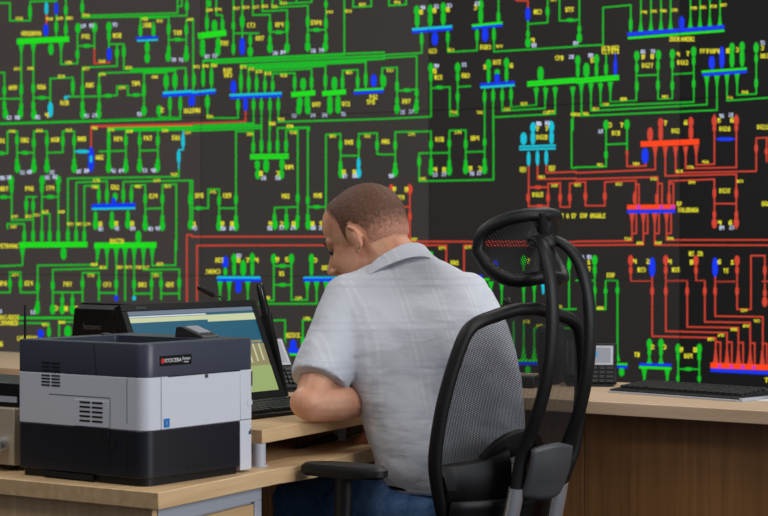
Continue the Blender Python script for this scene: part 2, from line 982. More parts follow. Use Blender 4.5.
DIA[(192,120)] = """
L g 0,24 245,14 8
L g 0,33 276,22 8
L g 0,43 276,32 7
L g 175,420 175,45 244,45 244,130
t 230 57
v g 244 85 132
L g 276,0 276,130
v g 276 75 130
L g 308,0 308,130
v g 308 80 130
L g 340,130 340,32 460,32 460,420
v g 340 75 130
t 390 25
L g 374,130 374,42 420,40 420,420
v g 374 75 130
t 403 50
t 320 13
B g 232,140 385,138 9
B g 232,151 385,149 10
v g 260 160 195 20
e g 262 215
v g 295 155 208 22
v g 358 155 195 20
e g 355 215
w 285 230
w 342 230
n 387 187
d 275 212
d 342 212
L g 0,350 65,350 65,275 108,275 108,420
h g 28 350
n 30 300
t 85 285
v g 108 300 340
v g 108 375 410
e g 108 420
L g 108,350 175,350
n 140 300
v g 175 295 335
v g 175 375 410
e g 175 420
w 125 430
w 160 430
w 12 430
d 12 412
d 122 412
d 160 412
L g 2,240 2,420
v g 420 290 330
L g 420,345 328,348 328,420
L g 375,348 375,420
v g 328 370 405
e g 330 415
v g 375 370 405
e g 375 415
e g 415 415
v g 420 375 405
n 373 302
w 310 430
w 358 428
w 402 428
d 312 412
d 358 412
d 404 412
v g 460 300 335
v g 460 370 405
e g 462 415
L g 460,345 532,345
h g 495 345
n 500 300
w 482 428
w 515 428
d 480 412
d 515 412
L g 532,420 532,58 590,55 590,210
v g 590 80 120
v g 590 160 200
e g 592 210
t 560 65
n 624 88
L g 590,142 662,142
L g 662,150 662,55 735,52 735,135 762,137
v g 662 75 115
t 697 64
v g 735 80 120
v c 662 150 195
e c 662 210
w 608 223
w 648 222
d 604 207
d 645 207
L r 0,463 860,463
L r 20,516 20,498 940,496
"""
DIA[(384,120)] = """
L g 0,137 45,137 45,210
L g 45,137 45,48 187,45 187,200
v g 45 80 120
v g 45 165 195
e g 45 205
t 110 57
n 8 85
w 30 222
v g 187 80 115
v g 187 150 190
e g 187 200
n 222 77
L g 260,200 260,42 325,40 325,200
v g 260 75 110
t 295 50
v g 325 75 115
v g 260 155 190
v g 325 155 190
e g 260 200
e g 325 195
n 362 72
L g 140,240 140,132 260,130
v g 140 145 185
L g 325,127 400,125
L g 400,0 400,190
v g 400 70 105
v g 400 150 180
e g 400 195
w 205 217
w 240 216
w 350 212
w 380 211
d 205 197
d 240 197
d 345 193
d 382 193
L g 140,243 435,237 435,0
t 155 233
e r 30 275
L r 30,275 30,330
v r 30 290 330
e r 103 275
L r 103,275 103,475
v r 103 365 400
n 65 308
d 42 275
d 90 276
L r 60,345 103,345
t 120 474
L r 100,482 762,484
L r 100,497 248,497 248,600
t 232 508
L r 318,600 318,497 762,497
t 335 505
B c 538,106 682,101 8
B c 538,117 682,113 8
v c 555 50 98 24
e c 592 30
v c 592 45 98 18
e c 666 28
v c 666 45 95 18
w 617 15
w 650 13
d 610 35
d 647 34
n 628 68 BG20
v c 575 125 182
v c 610 122 180
v c 645 120 178
L r 575,180 575,345
L r 610,178 610,235 762,232
L r 645,178 645,210 762,205
t 553 192
t 553 202
t 668 187
t 668 197
t 627 226
v r 573 290 325
L r 573,268 652,266
h r 612 267
L r 652,410 652,252 700,250 700,345 738,345 738,252 762,250
v r 652 290 325
v r 700 290 325
v r 738 290 325
n 612 296 BG15
t 677 260
L r 580,342 652,342
h r 620 342
n 720 380 TENT_A_EP
v r 652 390 425
L g 745,0 745,190 762,190
"""
DIA[(576,120)] = """
L g 0,188 120,185 120,20
e g 120 20
v g 120 120 155
L g 120,97 203,94
L g 203,20 203,130
e g 203 18
v r 203 120 142 10
L r 203,138 203,184 278,182 278,170
n 160 52
t 97 178
t 240 174
w 100 45
d 138 20
d 183 20
v b 275 112 172 26
v r 295 30 84 22
e r 337 12
v r 337 20 84 18
e r 457 8
v r 457 20 78 18
n 397 43 BG2
d 356 12
d 437 10
B o 258,96 490,86 22
f r 315 105 150
L r 315,105 315,197 0,210
f r 355 105 150
L r 355,105 355,222 637,215 637,430
f r 396 105 150
L r 396,105 396,210 716,203 716,72 762,70
f r 436 105 145
L r 436,105 436,192 637,188 637,-20
f r 478 100 145
L r 478,100 478,178 550,175 550,-20
t 412 203
t 455 187
t 515 166
h b 595 76 76
n 592 35 BG26
e r 550 4
v r 550 20 45
e r 637 2
v r 637 20 45
d 570 2
d 620 0
v r 716 95 130
L r 757,70 757,165
v r 757 110 140
n 742 28 BG21
L r 0,235 325,226 325,335
t 310 234
L r 0,247 38,246 38,340 115,340 115,246 238,240 238,335
v r 38 285 320
v r 115 285 320
t 8 258
t 172 254
v r 234 285 335
L r 250,335 250,255 238,255
v r 322 290 335
L r 342,335 342,252 325,252
v r 370 285 335
L r 387,335 387,252 370,252
L r 370,335 370,242 550,235 550,420
t 462 248
B o 204,346 395,344 18
B b 204,364 395,362 14
h m 250 345 16
h m 340 345 16
h m 385 345 16
n 412 333 RP
n 447 357 KOLUBARA
f r 223 370 415
L r 223,370 223,480 0,482
L r 240,370 240,450 223,450
f r 268 370 415
L r 268,370 268,495 0,497
L r 285,370 285,450 268,450
f r 313 370 415
L r 313,370 313,496 770,497
L r 330,370 330,450 313,450
f r 360 368 410
L r 360,365 360,476 770,476
L r 378,370 378,450 360,450
t 207 471
t 255 488
t 328 488
t 377 470
v r 550 270 310
v r 637 270 310
L r 550,332 637,332
n 592 281 BG35
e r 550 410
e r 637 408
v r 550 360 390
v r 637 360 390
w 580 428
w 620 427
d 572 408
d 614 407
t 653 243
n 755 332
n 68 380 EVP_BRGULE
"""
DIA[(0,240)] = """
f g 90 30 75
L g 90,20 90,100 0,104
v g 253 28 78 22
L g 385,20 385,98 150,101 150,280
t 375 97
f g 388 30 75
L g 425,20 425,112 210,118 210,285
f g 425 30 75
t 410 108
L g 462,20 462,230
f g 462 30 80
v g 462 155 195
v b 462 220 242
L g 497,20 497,240
f g 497 30 80
L g 533,20 533,235
f g 533 30 80
v g 533 155 195
v c 533 222 240
L g 570,20 570,118 712,116 712,235
f g 570 30 80
v g 712 150 190
L g 605,20 605,102 697,100 697,0
f g 605 30 80
t 478 108
t 512 108
t 550 108
t 580 108
t 635 95
v g 150 165 205
e g 148 275
v g 150 240 270
n 115 172
L g 0,208 40,208 40,128 82,128 82,208 150,208
t 62 138
v g 40 155 190
v g 82 155 190
n 12 172
w 132 286
w 0 282
v g 210 160 200
e g 210 275
L g 210,208 328,208
L g 248,208 248,285
L g 288,208 288,285
v g 248 225 255
e g 248 275
v g 288 225 255
e g 288 275
d 226 270
d 264 272
d 304 272
n 270 175
L g 328,245 328,130 393,130 393,240
v g 328 155 190
v g 393 155 190
t 362 140
n 427 177
L g 393,210 462,210
L g 533,213 602,212
n 567 177
L g 602,235 602,130 640,130 640,235
v g 602 155 190
v g 640 155 190
t 620 140
L g 640,213 712,212
n 675 177
L r 742,-20 742,260
L r 762,-20 742,-20
n 38 307 KOSJERIC
n 38 329 ZVORNIK
L g 75,309 290,309 9
L g 75,330 195,330 195,380
t 180 337
v g 195 345 385
L g 235,385 235,325 290,325
t 247 326
v g 270 340 385 26
v b 162 355 388 22
n 110 390 LOZNICA2
d 5 412
"""
DIA[(192,240)] = """
L r 20,240 20,22 100,22
v b 133 65 110 22
v g 133 110 142
e g 168 75
v g 168 85 142
v g 204 80 142 22
e g 240 72
v g 240 85 142
w 188 62
n 110 80
d 186 80
d 222 80
d 258 80
n 85 125 SABAC3
B c 100,148 272,149 9
B b 102,158 275,159 12
f g 112 160 210
L g 112,160 112,235
f g 148 160 210
L g 148,160 148,245
v b 185 162 210 22
f g 222 160 205
L g 222,160 222,240
L g 268,240 325,240 325,75
e g 325 75
L g 325,103 395,103
h g 360 103
e g 395 75
L g 395,75 395,238 458,238 458,165
d 340 78
d 378 78
n 358 133 U1
L g 325,178 395,178
h g 360 178
t 297 229
t 423 230
f g 458 165 205
L g 268,253 495,253 495,165
f g 495 165 205
e g 475 75
v g 475 85 142
d 492 80
n 533 110
B c 443,148 605,147 8
B b 443,158 605,158 13
f g 533 165 205
v b 550 135 150
L g 272,320 370,318 370,430
t 278 326
L g 440,430 440,318 500,316
t 457 310
n 403 378 UZICE
v g 440 380 430
v g 365 400 430
v b 402 395 440 24
B b 355,440 470,440 18
B g 355,453 470,457 8
v b 425 460 490 20
"""
DIA[(384,240)] = """
v g 185 45 65 22
n 282 90 VA1
e b 443 100
e g 555 82
d 574 84
L g 555,90 555,120
B g 545,158 645,160 8
B b 365,145 392,145 12
B g 385,156 420,156 8
f g 425 165 200
f g 468 165 205
L g 468,170 468,280
f g 555 165 215
L g 555,160 555,260
f g 597 165 215
L g 597,160 597,260
f c 633 165 215
L g 515,325 515,470
f g 515 475 420
L g 555,325 555,470
f g 555 475 420
t 567 324
L g 597,470 597,350 640,348
f g 597 475 420
t 618 340
L g 690,350 762,350
t 695 265
L g 640,278 762,274
B g 525,478 612,478 8
B b 525,490 612,490 12
v g 572 500 530 20
w 497 385
L g 735,70 735,270
v g 735 80 120
"""
DIA[(576,240)] = """
w 25 68
w 55 67
e g 75 80
L g 75,80 75,275 118,275 118,160 165,160 165,480
v g 75 100 140
v g 75 185 215
v g 118 190 215
v g 165 185 215
L g 0,160 75,160
n 43 115
d 53 87
t 98 270
n 140 140 EVP
f g 165 480 445
L g 40,308 75,308 75,430
B g 162,492 205,493 8
B b 162,503 205,504 10
v g 182 505 540 20
n 243 455 T8
e g 292 412
v g 292 425 460
L g 292,412 292,490
L g 338,412 338,490
f g 292 492 460
e g 338 412
v g 338 425 460
f g 338 492 460
d 306 424
d 354 425
B b 252,494 380,496 10
B g 252,505 380,510 10
f g 272 510 560
f g 363 514 560
e g 406 432
L g 406,430 406,562
v g 406 445 480
e g 490 432
L g 490,430 490,562
v g 490 445 480
d 420 435
d 474 436
v g 406 535 560
v g 490 538 562
n 447 460 KG4
L g 406,512 490,513
h g 447 512
e r 218 80
L r 218,80 218,162 303,162
v r 218 105 135
v b 303 70 145 24
L r 303,145 303,382 555,388 555,480
v r 303 185 220
d 235 85
d 288 85
n 262 118 NS3
e r 357 80
v r 357 105 135
L r 357,80 357,362 600,368 600,480
v r 357 185 220
d 374 86
n 398 118 NS5
L r 357,162 442,162 442,345 645,348 645,480
v r 442 185 220
e r 477 82
d 460 88
L r 477,82 477,162 512,162 512,325 692,328 692,480
v r 477 105 135
v r 512 185 220
n 477 54 NS_ZR
v b 553 70 145 22
d 570 86
d 622 88
L r 553,145 553,302 742,305 742,480
v r 553 185 220
L r 553,165 640,165
e r 640 82
v r 640 105 135
v r 640 185 220
L r 640,82 640,275 695,275 695,62 750,62 750,240
n 597 122 T5
v r 750 100 140
v r 750 195 225
e r 750 245
L r 740,165 762,165
t 668 279
t 537 394
t 578 378
t 628 355
t 677 341
t 720 321
f r 555 490 430
f r 600 490 430
f r 645 492 432
f r 692 494 434
f r 740 496 436
L r 574,490 574,405 555,405
L r 619,490 619,405 600,405
L r 664,490 664,407 645,407
L r 710,492 710,409 692,409
L r 758,494 758,411 740,411
B o 535,497 775,507 22
B b 535,516 775,528 14
h m 571 500 14
h m 618 502 14
h m 663 504 14
h m 708 506 14
d 757 556
"""
FONT = {  # 3x5 strokes as cells
'A':'010101111101101','B':'110101110101110','C':'011100100100011','D':'110101101101110','E':'111100110100111','F':'111100110100100',
'G':'011100101101011','H':'101101111101101','I':'111010010010111','J':'001001001101010','K':'101101110101101','L':'100100100100111',
'M':'101111111101101','N':'101111111111101','O':'010101101101010','P':'110101110100100','R':'110101110101101','S':'011100010001110',
'T':'111010010010010','U':'101101101101111','V':'101101101101010','Z':'111001010100111','_':'000000000000000',
'0':'111101101101111','1':'010110010010111','2':'110001010100111','3':'110001010001110','4':'101101111001001','5':'111100110001110',
'6':'011100111101111','7':'111001010010010','8':'111101111101111','9':'111101111001110'}
KEYS = ['g','r','b','c','y','w','o','m','k']
COLS = {'g':(8,190,32),'r':(206,64,44),'b':(8,52,240),'c':(10,192,214),'y':(234,226,46),'w':(205,215,245),'o':(255,66,14),'m':(200,50,200),'k':(24,222,20)}
SC = 762/192
shapes = []       # (layer, colour, polygon in photo coordinates of the measured diagram)
def rnd_txt(n, digits=True):
    return ''.join(random.choice('0123456789' if digits else 'ABCDEGKNPRSTUV') for _ in range(n))
def parse(org, src):
    ox, oy = org
    def T(x, y): return (ox+x/SC, oy+y/SC)
    def poly(layer, c, pts): shapes.append((layer, c, [T(*p) for p in pts]))
    def seg(layer, c, a, b, w, ext=0):
        dx, dy = b[0]-a[0], b[1]-a[1]; L = math.hypot(dx, dy)
        if L < 1e-6: return
        ux, uy = dx/L, dy/L; nx, ny = -uy*w/2, ux*w/2
        a = (a[0]-ux*ext, a[1]-uy*ext); b = (b[0]+ux*ext, b[1]+uy*ext)
        poly(layer, c, [(a[0]+nx, a[1]+ny), (b[0]+nx, b[1]+ny), (b[0]-nx, b[1]-ny), (a[0]-nx, a[1]-ny)])
    def text(c, cx, cy, s, h, wf=.62):
        cell = h/5; cw = h*wf/3; adv = cw*3.9; x0 = cx-adv*len(s)/2+cw*.45
        for k, ch in enumerate(s):
            g = FONT[ch]
            for r in range(5):
                q = 0
                while q < 3:
                    if g[r*3+q] == '1':
                        e = q
                        while e < 3 and g[r*3+e] == '1': e += 1
                        xa = x0+k*adv+q*cw; xb = x0+k*adv+e*cw; ya = cy-h/2+r*cell; xa -= cw*.1; xb += cw*.1
                        poly(4, c, [(xa, ya), (xb, ya), (xb, ya+cell), (xa, ya+cell)]); q = e
                    else: q += 1
    for ln in src.strip().splitlines():
        a = ln.split(); k = a[0]
        if k == 'L':
            pts = []; w = 5.8
            for s in a[2:]:
                if ',' in s: pts.append(tuple(float(q) for q in s.split(',')))
                else: w = float(s)
            for p, q in zip(pts, pts[1:]): seg(1, a[1], p, q, w, w/2)
        elif k == 'B':
            p = tuple(map(float, a[2].split(','))); q = tuple(map(float, a[3].split(','))); seg(3, 'k' if a[1] == 'g' else a[1], p, q, float(a[4]))
        elif k == 'G':
            poly(0, a[1], [tuple(map(float, s.split(','))) for s in a[2:]])
        elif k == 'v':
            x, y0, y1 = map(float, a[2:5]); w = float(a[5]) if len(a) > 5 else 14; t = (y1-y0)*.25
            poly(2, a[1], [(x-w*.22, y0), (x+w*.22, y0), (x+w/2, y0+t), (x+w/2, y1-t), (x+w*.22, y1), (x-w*.22, y1), (x-w/2, y1-t), (x-w/2, y0+t)])
        elif k == 'f':
            x, y0, y1 = map(float, a[2:5]); t = y0+(y1-y0)*.5
            poly(2, a[1], [(x-11, y0), (x+11, y0), (x+6, t), (x+3, y1), (x-3, y1), (x-6, t)])
        elif k == 'e':
            x, y = map(float, a[2:4])
            poly(2, a[1], [(x+11*math.cos(q*math.pi/5), y+21*math.sin(q*math.pi/5)) for q in range(10)])
        elif k == 'h':
            x, y = map(float, a[2:4]); w = float(a[4]) if len(a) > 4 else 34
            poly(3.5 if a[1] == 'm' else 2, a[1], [(x-w/2, y-2), (x-w/4, y-7), (x+w/4, y-7), (x+w/2, y-2), (x+w/2, y+2), (x+w/4, y+7), (x-w/4, y+7), (x-w/2, y+2)])
        elif k == 't': text('y', float(a[1]), float(a[2]), rnd_txt(3), 11.5, .6)
        elif k == 'd': text('y', float(a[1]), float(a[2]), rnd_txt(1), 19, .66)
        elif k == 'n':
            s = a[3] if len(a) > 3 else rnd_txt(2, False)+rnd_txt(1)
            text('y', float(a[1]), float(a[2]), s, 18.5, .47 if len(s) < 6 else .42)
        elif k == 'w': text('w', float(a[1]), float(a[2]), rnd_txt(2), 15, .52)
for k_, v_ in DIA.items(): parse(k_, v_)
# the diagram runs on past the photograph's frame, to the right and above
main_shapes = shapes[:]; shapes.clear()
for k_, src in (((769, 0), (0, 0)), ((769, 120), (0, 120)), ((769, 240), (192, 240)), ((0, -131), (384, 120)), ((192, -131), (0, 120)), ((384, -131), (0, 0)), ((576, -131), (384, 0)), ((769, -131), (0, 120))):
    n0 = len(shapes); parse(k_, DIA[src])
    shapes[n0:] = [s for s in shapes[n0:] if all(p[0] > 769 or p[1] < -3 for p in s[2])]
shapes = main_shapes+shapes
def clip(poly, axis, lim, keep_less):
    out = []; n = len(poly)
    for i in range(n):
        a, b = poly[i], poly[(i+1) % n]
        ia = (a[axis] <= lim) if keep_less else (a[axis] >= lim); ib = (b[axis] <= lim) if keep_less else (b[axis] >= lim)
        if ia: out.append(a)
        if ia != ib:
            t = (lim-a[axis])/(b[axis]-a[axis]); out.append((a[0]+(b[0]-a[0])*t, a[1]+(b[1]-a[1])*t))
    return out
WH = .8325; ZB = 1.0825-WH
PIV = P(429, 240, 9.5); PIV.z = 0
ANG = [20.5, 23.0, 35.0, 38.5]
SEAM = [None, 201, 429, 680, None]
def cdir(i): t = math.radians(ANG[i]); return Vector((math.cos(t), -math.sin(t), 0))
def hit(px, base, d):     # horizontal run along d from base where the sight line at column px meets the display
    r = ray(px, 240); n = Vector((d.y, -d.x, 0)); t = (base-Vector((0, 0, 0))).dot(n)/Vector((r.x, r.y, 0)).dot(n)
    p = Vector((r.x, r.y, 0))*t; return (p-base).dot(d)
cB = -cdir(1)*(-hit(201, PIV, cdir(1))); p201 = PIV+cB
wB = (PIV-p201).length
wC = hit(680, PIV, cdir(2)); p680 = PIV+cdir(2)*wC
starts = [p201-cdir(0)*wB, p201, PIV, p680]; widths = [wB, wB, wC, wC]
BG = [(61,56,53), (54,50,47), (38,35,34), (21,20,20)]  # black level per column, with haze and viewing-angle falloff painted into the emission
em_m = []
for k_ in KEYS:
    em_m.append(mat('diagram_'+k_, (6, 6, 6), .5, emit=COLS[k_], es=1.0))
bg_m = [mat('screen_black_haze_%d' % i, (6, 6, 6), .45, spec=.3, emit=BG[i], es=1.0) for i in range(4)]
vw = thing('video_wall', 'wall of dark backlit display panels showing a green and red line network diagram', 'video wall', (PIV.x, PIV.y, 0))
npan = 0
for ci in range(4):
    d = cdir(ci); s0 = starts[ci]; W = widths[ci]; nrm = Vector((d.y, -d.x, 0))   # towards the room
    if nrm.y > 0: nrm = -nrm
    conv = []
    for ly, c, pl in shapes:
        q = []
        for (px, py) in pl:
            r = ray(px, py); t = s0.dot(nrm)/Vector((r.x, r.y, 0)).dot(nrm)
            p = CO+r*t; q.append(((p-s0).dot(d), p.z))
        if max(a[0] for a in q) < 0 or min(a[0] for a in q) > W: continue
        conv.append((ly, c, q))
    for ri in range(3):
        z0 = ZB+ri*WH; z1 = z0+WH; g = .0012
        mb = MB()
        def pt(s, z, off): return s0+d*s+nrm*off+Vector((0, 0, z))
        cs = [pt(s, z, o) for o in (-.08, 0) for (s, z) in ((g, z0+g), (W-g, z0+g), (W-g, z1-g), (g, z1-g))]
        mb.add(cs, [(4, 5, 6, 7)], 0); mb.add(cs, [(0, 3, 2, 1), (0, 1, 5, 4), (1, 2, 6, 5), (2, 3, 7, 6), (3, 0, 4, 7)], 1)
        for ly, c, q in conv:
            for ax, lim, less in ((0, g, False), (0, W-g, True), (1, z0+g, False), (1, z1-g, True)):
                q = clip(q, ax, lim, less)
                if len(q) < 3: break
            if len(q) < 3: continue
            off = .0008+.0006*ly+.0001*KEYS.index(c)
            vs = [pt(a[0], a[1], off) for a in q]
            nn = (vs[1]-vs[0]).cross(vs[2]-vs[0])
            if nn.dot(nrm) < 0: vs.reverse()
            mb.add(vs, [list(range(len(vs)))], 2+KEYS.index(c))
        mb.sh(-vw.location)
        me = bpy.data.meshes.new('display_panel'); me.from_pydata([tuple(v) for v in mb.v], [], mb.f); me.polygons.foreach_set('material_index', mb.m); me.update()
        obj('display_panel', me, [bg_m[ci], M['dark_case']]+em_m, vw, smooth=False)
mb = MB()
for ci in range(4):
    d = cdir(ci); n_ = Vector((d.y, -d.x, 0)); n_ = -n_ if n_.y > 0 else n_
    a = starts[ci]; b = a+d*widths[ci]
    mb.prism([(a-n_*.06).xy, (b-n_*.06).xy, (b-n_*.5).xy, (a-n_*.5).xy], 0.0, ZB)
wpart('plinth', mb, M['dark_case'], vw)
# ------------------------------------------------------------------ room shell
struct('floor', MB().box2((-7, -2, -.1), (7, 14.0, 0)), M['carpet'])
struct('wall_back', MB().box2((-7, 13.0, 0), (7, 13.2, 3.3)), M['wallpaint'])
struct('wall_left', MB().box2((-7.2, -2, 0), (-7, 13.2, 3.3)), M['wallpaint'])
# ------------------------------------------------------------------ desks
U = Vector((.587, .81, 0)).normalized(); V = Vector((-.81, .587, 0)).normalized()
E = Vector((.443, .896, 0)).normalized(); W_ = Vector((-.842, .539, 0)).normalized()
def v3(p, z=0): return Vector((p[0], p[1], z))
DZ = .72; RZ = .81
A = Vector((-.491, 4.13, 0))
F0 = Vector((.543, 5.46, 0))
cnt_front = lambda t: F0+V*t
# long counter
ct = thing('control_counter', 'long light wood counter with brown front panel below the video wall', 'counter', (F0.x, F0.y, 0))
a = cnt_front(-2.2); b = cnt_front(3.6)
mb = MB().prism([a.xy, b.xy, (b+U*.68).xy, (a+U*.68).xy], RZ-.037, RZ); wpart('counter_top', mb, M['maple_counter'], ct, bevel=.002)
for t0, t1 in ((-2.2, -.6), (-.597, .02), (.023, 1.2), (1.203, 3.6)):
    a = cnt_front(t0)+U*.10; b = cnt_front(t1)+U*.10
    wpart('front_panel', MB().prism([a.xy, b.xy, (b+U*.02).xy, (a+U*.02).xy], 0.0, RZ-.037), M['panel_wood'], ct, bevel=.0015)
for t in (-1.9, 3.3):
    a = cnt_front(t)+U*.12; wpart('support_panel', MB().prism([a.xy, (a+V*.03).xy, (a+V*.03+U*.48).xy, (a+U*.48).xy], 0, RZ-.037), M['panel_wood'], ct)
# lower desk tier
def onD(px, py, z): p = onz(px, py, z); return Vector((p.x, p.y, 0))
curve = [onD(278, 468.5, DZ), onD(292, 466.5, DZ), onD(308, 464, DZ), onD(325, 460.5, DZ), onD(342, 456.5, DZ), onD(358, 452.5, DZ), onD(372, 447.5, DZ)]
cend = curve[-1]
endp = cnt_front(.62)-U*.005
dk = thing('corner_desk', 'light wood corner desk with curved front edge under the printer', 'desk', (A.x, A.y, 0))
lf = A+W_*1.45
pl = [A]+curve+[Vector((endp.x, cend.y+.35, 0)), endp, cnt_front(2.4)-U*.005, lf]
mb = MB().prism([p.xy for p in pl], DZ-.038, DZ); wpart('desk_top', mb, M['maple'], dk, bevel=.002)
q0 = A+W_*.02+E*.0+U*.03
q0 = A+E*.02+W_*.012+Vector((0, 0, 0))
wpart('side_panel', MB().prism([(q0+W_*.02).xy, (q0+W_*1.36).xy, (q0+W_*1.36+E*.02).xy, (q0+W_*.02+E*.02).xy], 0, DZ-.038), M['pedestal_wood'], dk)
# pedestal under the desk front
pr = A+E*.03+W_*.035
pd = thing('drawer_pedestal', 'silver framed drawer pedestal with wooden drawer fronts below the printer desk', 'drawer cabinet', (pr.x, pr.y, 0))
WP = W_; LP = .475
def ped(s0, s1, d0, d1): return [(pr+E*s0+WP*d0).xy, (pr+E*s1+WP*d0).xy, (pr+E*s1+WP*d1).xy, (pr+E*s0+WP*d1).xy]
mb = MB(); ZT = DZ-.0385
mb.prism(ped(.02, LP, .012, .40), .05, ZT); wpart('body', mb, M['silver'], pd)
mb = MB(); mb.prism(ped(.02, LP, 0, .012), ZT-.042, ZT); mb.prism(ped(LP-.032, LP, 0, .0121), .05, ZT-.042); mb.prism(ped(.02, .052, 0, .0121), .05, ZT-.042); mb.prism(ped(.052, LP-.032, 0, .0119), .05, .075)
wpart('frame', mb, M['silver'], pd, bevel=.0015)
for z0, z1 in ((.47, ZT-.047), (.28, .465), (.08, .275)):
    dr = wpart('drawer', MB().prism(ped(.056, LP-.036, .001, .0118), z0, z1), M['drawer_wood'], pd, bevel=.001)
    c0 = pr+E*(LP/2)-WP*.012; mb = MB().box((c0.x, c0.y, z1-.05), (.12, .008, .012), Matrix.Rotation(math.atan2(E.y, E.x), 3, 'Z')).sh(-pd.location)
    hd = obj('handle', mb, M['silver'], dr)
wpart('foot', MB().prism(ped(.04, LP-.02, .03, .38), 0, .05), M['black'], pd)
# raised shelf
RC = Vector((-.295, 4.6, 0))
rf = thing('raised_shelf', 'raised light wood shelf on short silver posts carrying the monitors', 'desk shelf', (RC.x, RC.y, DZ))
re_ = RC+E*.78
pl = [RC, re_, Vector((re_.x+.02, re_.y+.2, 0)), cnt_front(.74)-U*.006, cnt_front(1.9)-U*.006, RC+W_*1.0]
wpart('shelf_board', MB().prism([p.xy for p in pl], RZ-.034, RZ), M['maple'], rf, bevel=.002)
for p in (onz(259, 466, DZ), Vector((RC.x, RC.y, 0))+E*.62+W_*.12, Vector((RC.x, RC.y, 0))+W_*.85+E*.1):
    mb = MB().cyl((p.x, p.y, DZ+.004), (p.x, p.y, RZ-.034), .0165); mb.cyl((p.x, p.y, DZ), (p.x, p.y, DZ+.004), .021); mb.sh(-rf.location)
    obj('post', mb, M['silver'], rf)
# ------------------------------------------------------------------ printer (local: +x along front to the right/back, +y into the body)
P0 = Vector((-.53, 4.212, 0))
pang = math.atan2(.81, .587)
pt_ = thing('laser_printer', 'white and dark slate office laser printer on the desk corner', 'printer', (P0.x, P0.y, DZ), pang)
PW, PD, PH = .378, .405, .318
def rrect(x0, y0, x1, y1, rs, n=6):   # radii at (x0y0, x1y0, x1y1, x0y1)
    out = []
    for (cx, cy, sx, sy, a0), r in zip(((x0, y0, 1, 1, 180), (x1, y0, -1, 1, 270), (x1, y1, -1, -1, 0), (x0, y1, 1, -1, 90)), rs):
        if r <= 0: out.append((cx, cy)); continue
        for i in range(n+1):
            t = math.radians(a0+90*i/n); out.append((cx+sx*r+r*math.cos(t), cy+sy*r+r*math.sin(t)))
    return out
RR = (.03, .02, .01, .01)
TOPZ = .243
# tray block
mb = MB().prism(rrect(0.0, 0.0, PW-.052, PD, (.03, .004, .004, .01)), .018, .124)
obj('paper_tray', mb, M['slate_dark'], pt_, bevel=.002)
mb = MB().prism(rrect(.006, .004, PW-.06, PD-.01, (.025, .004, .004, .01)), 0.0, .018)
mb.box((.2, .004, .0175), (.2, .006, .004))
obj('base_foot', mb, M['black'], pt_)
mb = MB().prism(rrect(.0, .0, PW-.052, PD, (.03, .002, .01, .01)), .124, TOPZ)
obj('white_housing', mb, M['offwhite'], pt_, bevel=.002)
mb = MB().prism(rrect(PW-.052, .0, PW, .06, (.0, .018, .002, 0)), .006, .124); obj('front_corner_cover', mb, M['offwhite'], pt_, bevel=.0015)
mb = MB().prism(rrect(PW-.0515, .0, PW, PD, (.0, .018, .01, 0)), .1255, TOPZ); obj('right_cover', mb, M['offwhite'], pt_, bevel=.0015)
mb = MB().prism(rrect(PW-.052, .06, PW-.004, PD, (.0, .0, .01, 0)), .018, .124); obj('right_base', mb, M['slate_dark'], pt_, bevel=.0015)
# top block with the recessed output bin
zt0, zt1 = TOPZ+.0008, PH
ring = rrect(0, 0, PW, PD, RR)
inn = rrect(.012, .012, PW-.012, PD-.012, (.02, .01, .006, .006))
bin_ = rrect(.035, .055, PW-.11, PD-.06, (.02, .01, .01, .01))
n_ = len(ring)
mb = MB(); vs = [(p[0], p[1], zt0) for p in ring]+[(p[0], p[1], zt1-.004) for p in ring]+[(p[0]*.99+.002, p[1]*.99+.002, zt1) for p in ring]+[(p[0], p[1], zt1) for p in bin_]+[(p[0], p[1], zt1-.03) for p in bin_]
fs = [list(range(n_))[::-1]]
for L_ in range(4):
    for i in range(n_):
        j = (i+1) % n_; fs.append((L_*n_+i, L_*n_+j, (L_+1)*n_+j, (L_+1)*n_+i))
fs.append([4*n_+i for i in range(n_)]); mb.add(vs, fs)
obj('top_cover', mb, M['slate'], pt_)
mb = MB().prism([(p[0], p[1]) for p in rrect(.05, .06, PW-.12, PD-.075, (.02, .01, .01, .01))], zt1-.0305, zt1-.027); obj('output_bin', mb, M['black'], pt_)
mb = MB().box((.26, PD-.03, zt1+.002), (.022, .014, .005)); obj('paper_stop', mb, M['grey_mid'], pt_, bevel=.001)
# control panel with screen
x0, x1, y0_, y1_ = PW-.088, PW-.028, .085, .175
cpn = MB().add([(x0, y0_, zt1), (x1, y0_, zt1), (x1, y1_, zt1), (x0, y1_, zt1), (x0, y0_+.004, zt1+.005), (x1, y0_+.004, zt1+.005), (x1, y1_-.02, zt1+.026), (x0, y1_-.02, zt1+.026), (x0, y1_-.004, zt1+.024), (x1, y1_-.004, zt1+.024)],
    [(0, 1, 5, 4), (4, 5, 6, 7), (6, 9, 8, 7), (2, 3, 8, 9), (0, 3, 2, 1), (1, 2, 9, 6, 5), (3, 0, 4, 7, 8)])
cp = obj('control_panel', cpn, M['grey_dark'], pt_, bevel=.002)
M['lcd'] = mat('lcd_grey', (150, 150, 160), .3)
sl = math.atan2(.021, .066)
mb = MB().box(((x0+x1)/2, .128, zt1+.0180), (.044, .044, .003), Matrix.Rotation(sl, 3, 'X')); obj('display', mb, M['lcd'], cp)
for i in range(4): obj('button', MB().box((x0+.012+.012*i, .098, zt1+.0082), (.008, .006, .003), Matrix.Rotation(sl, 3, 'X')), M['grey_mid'], cp)
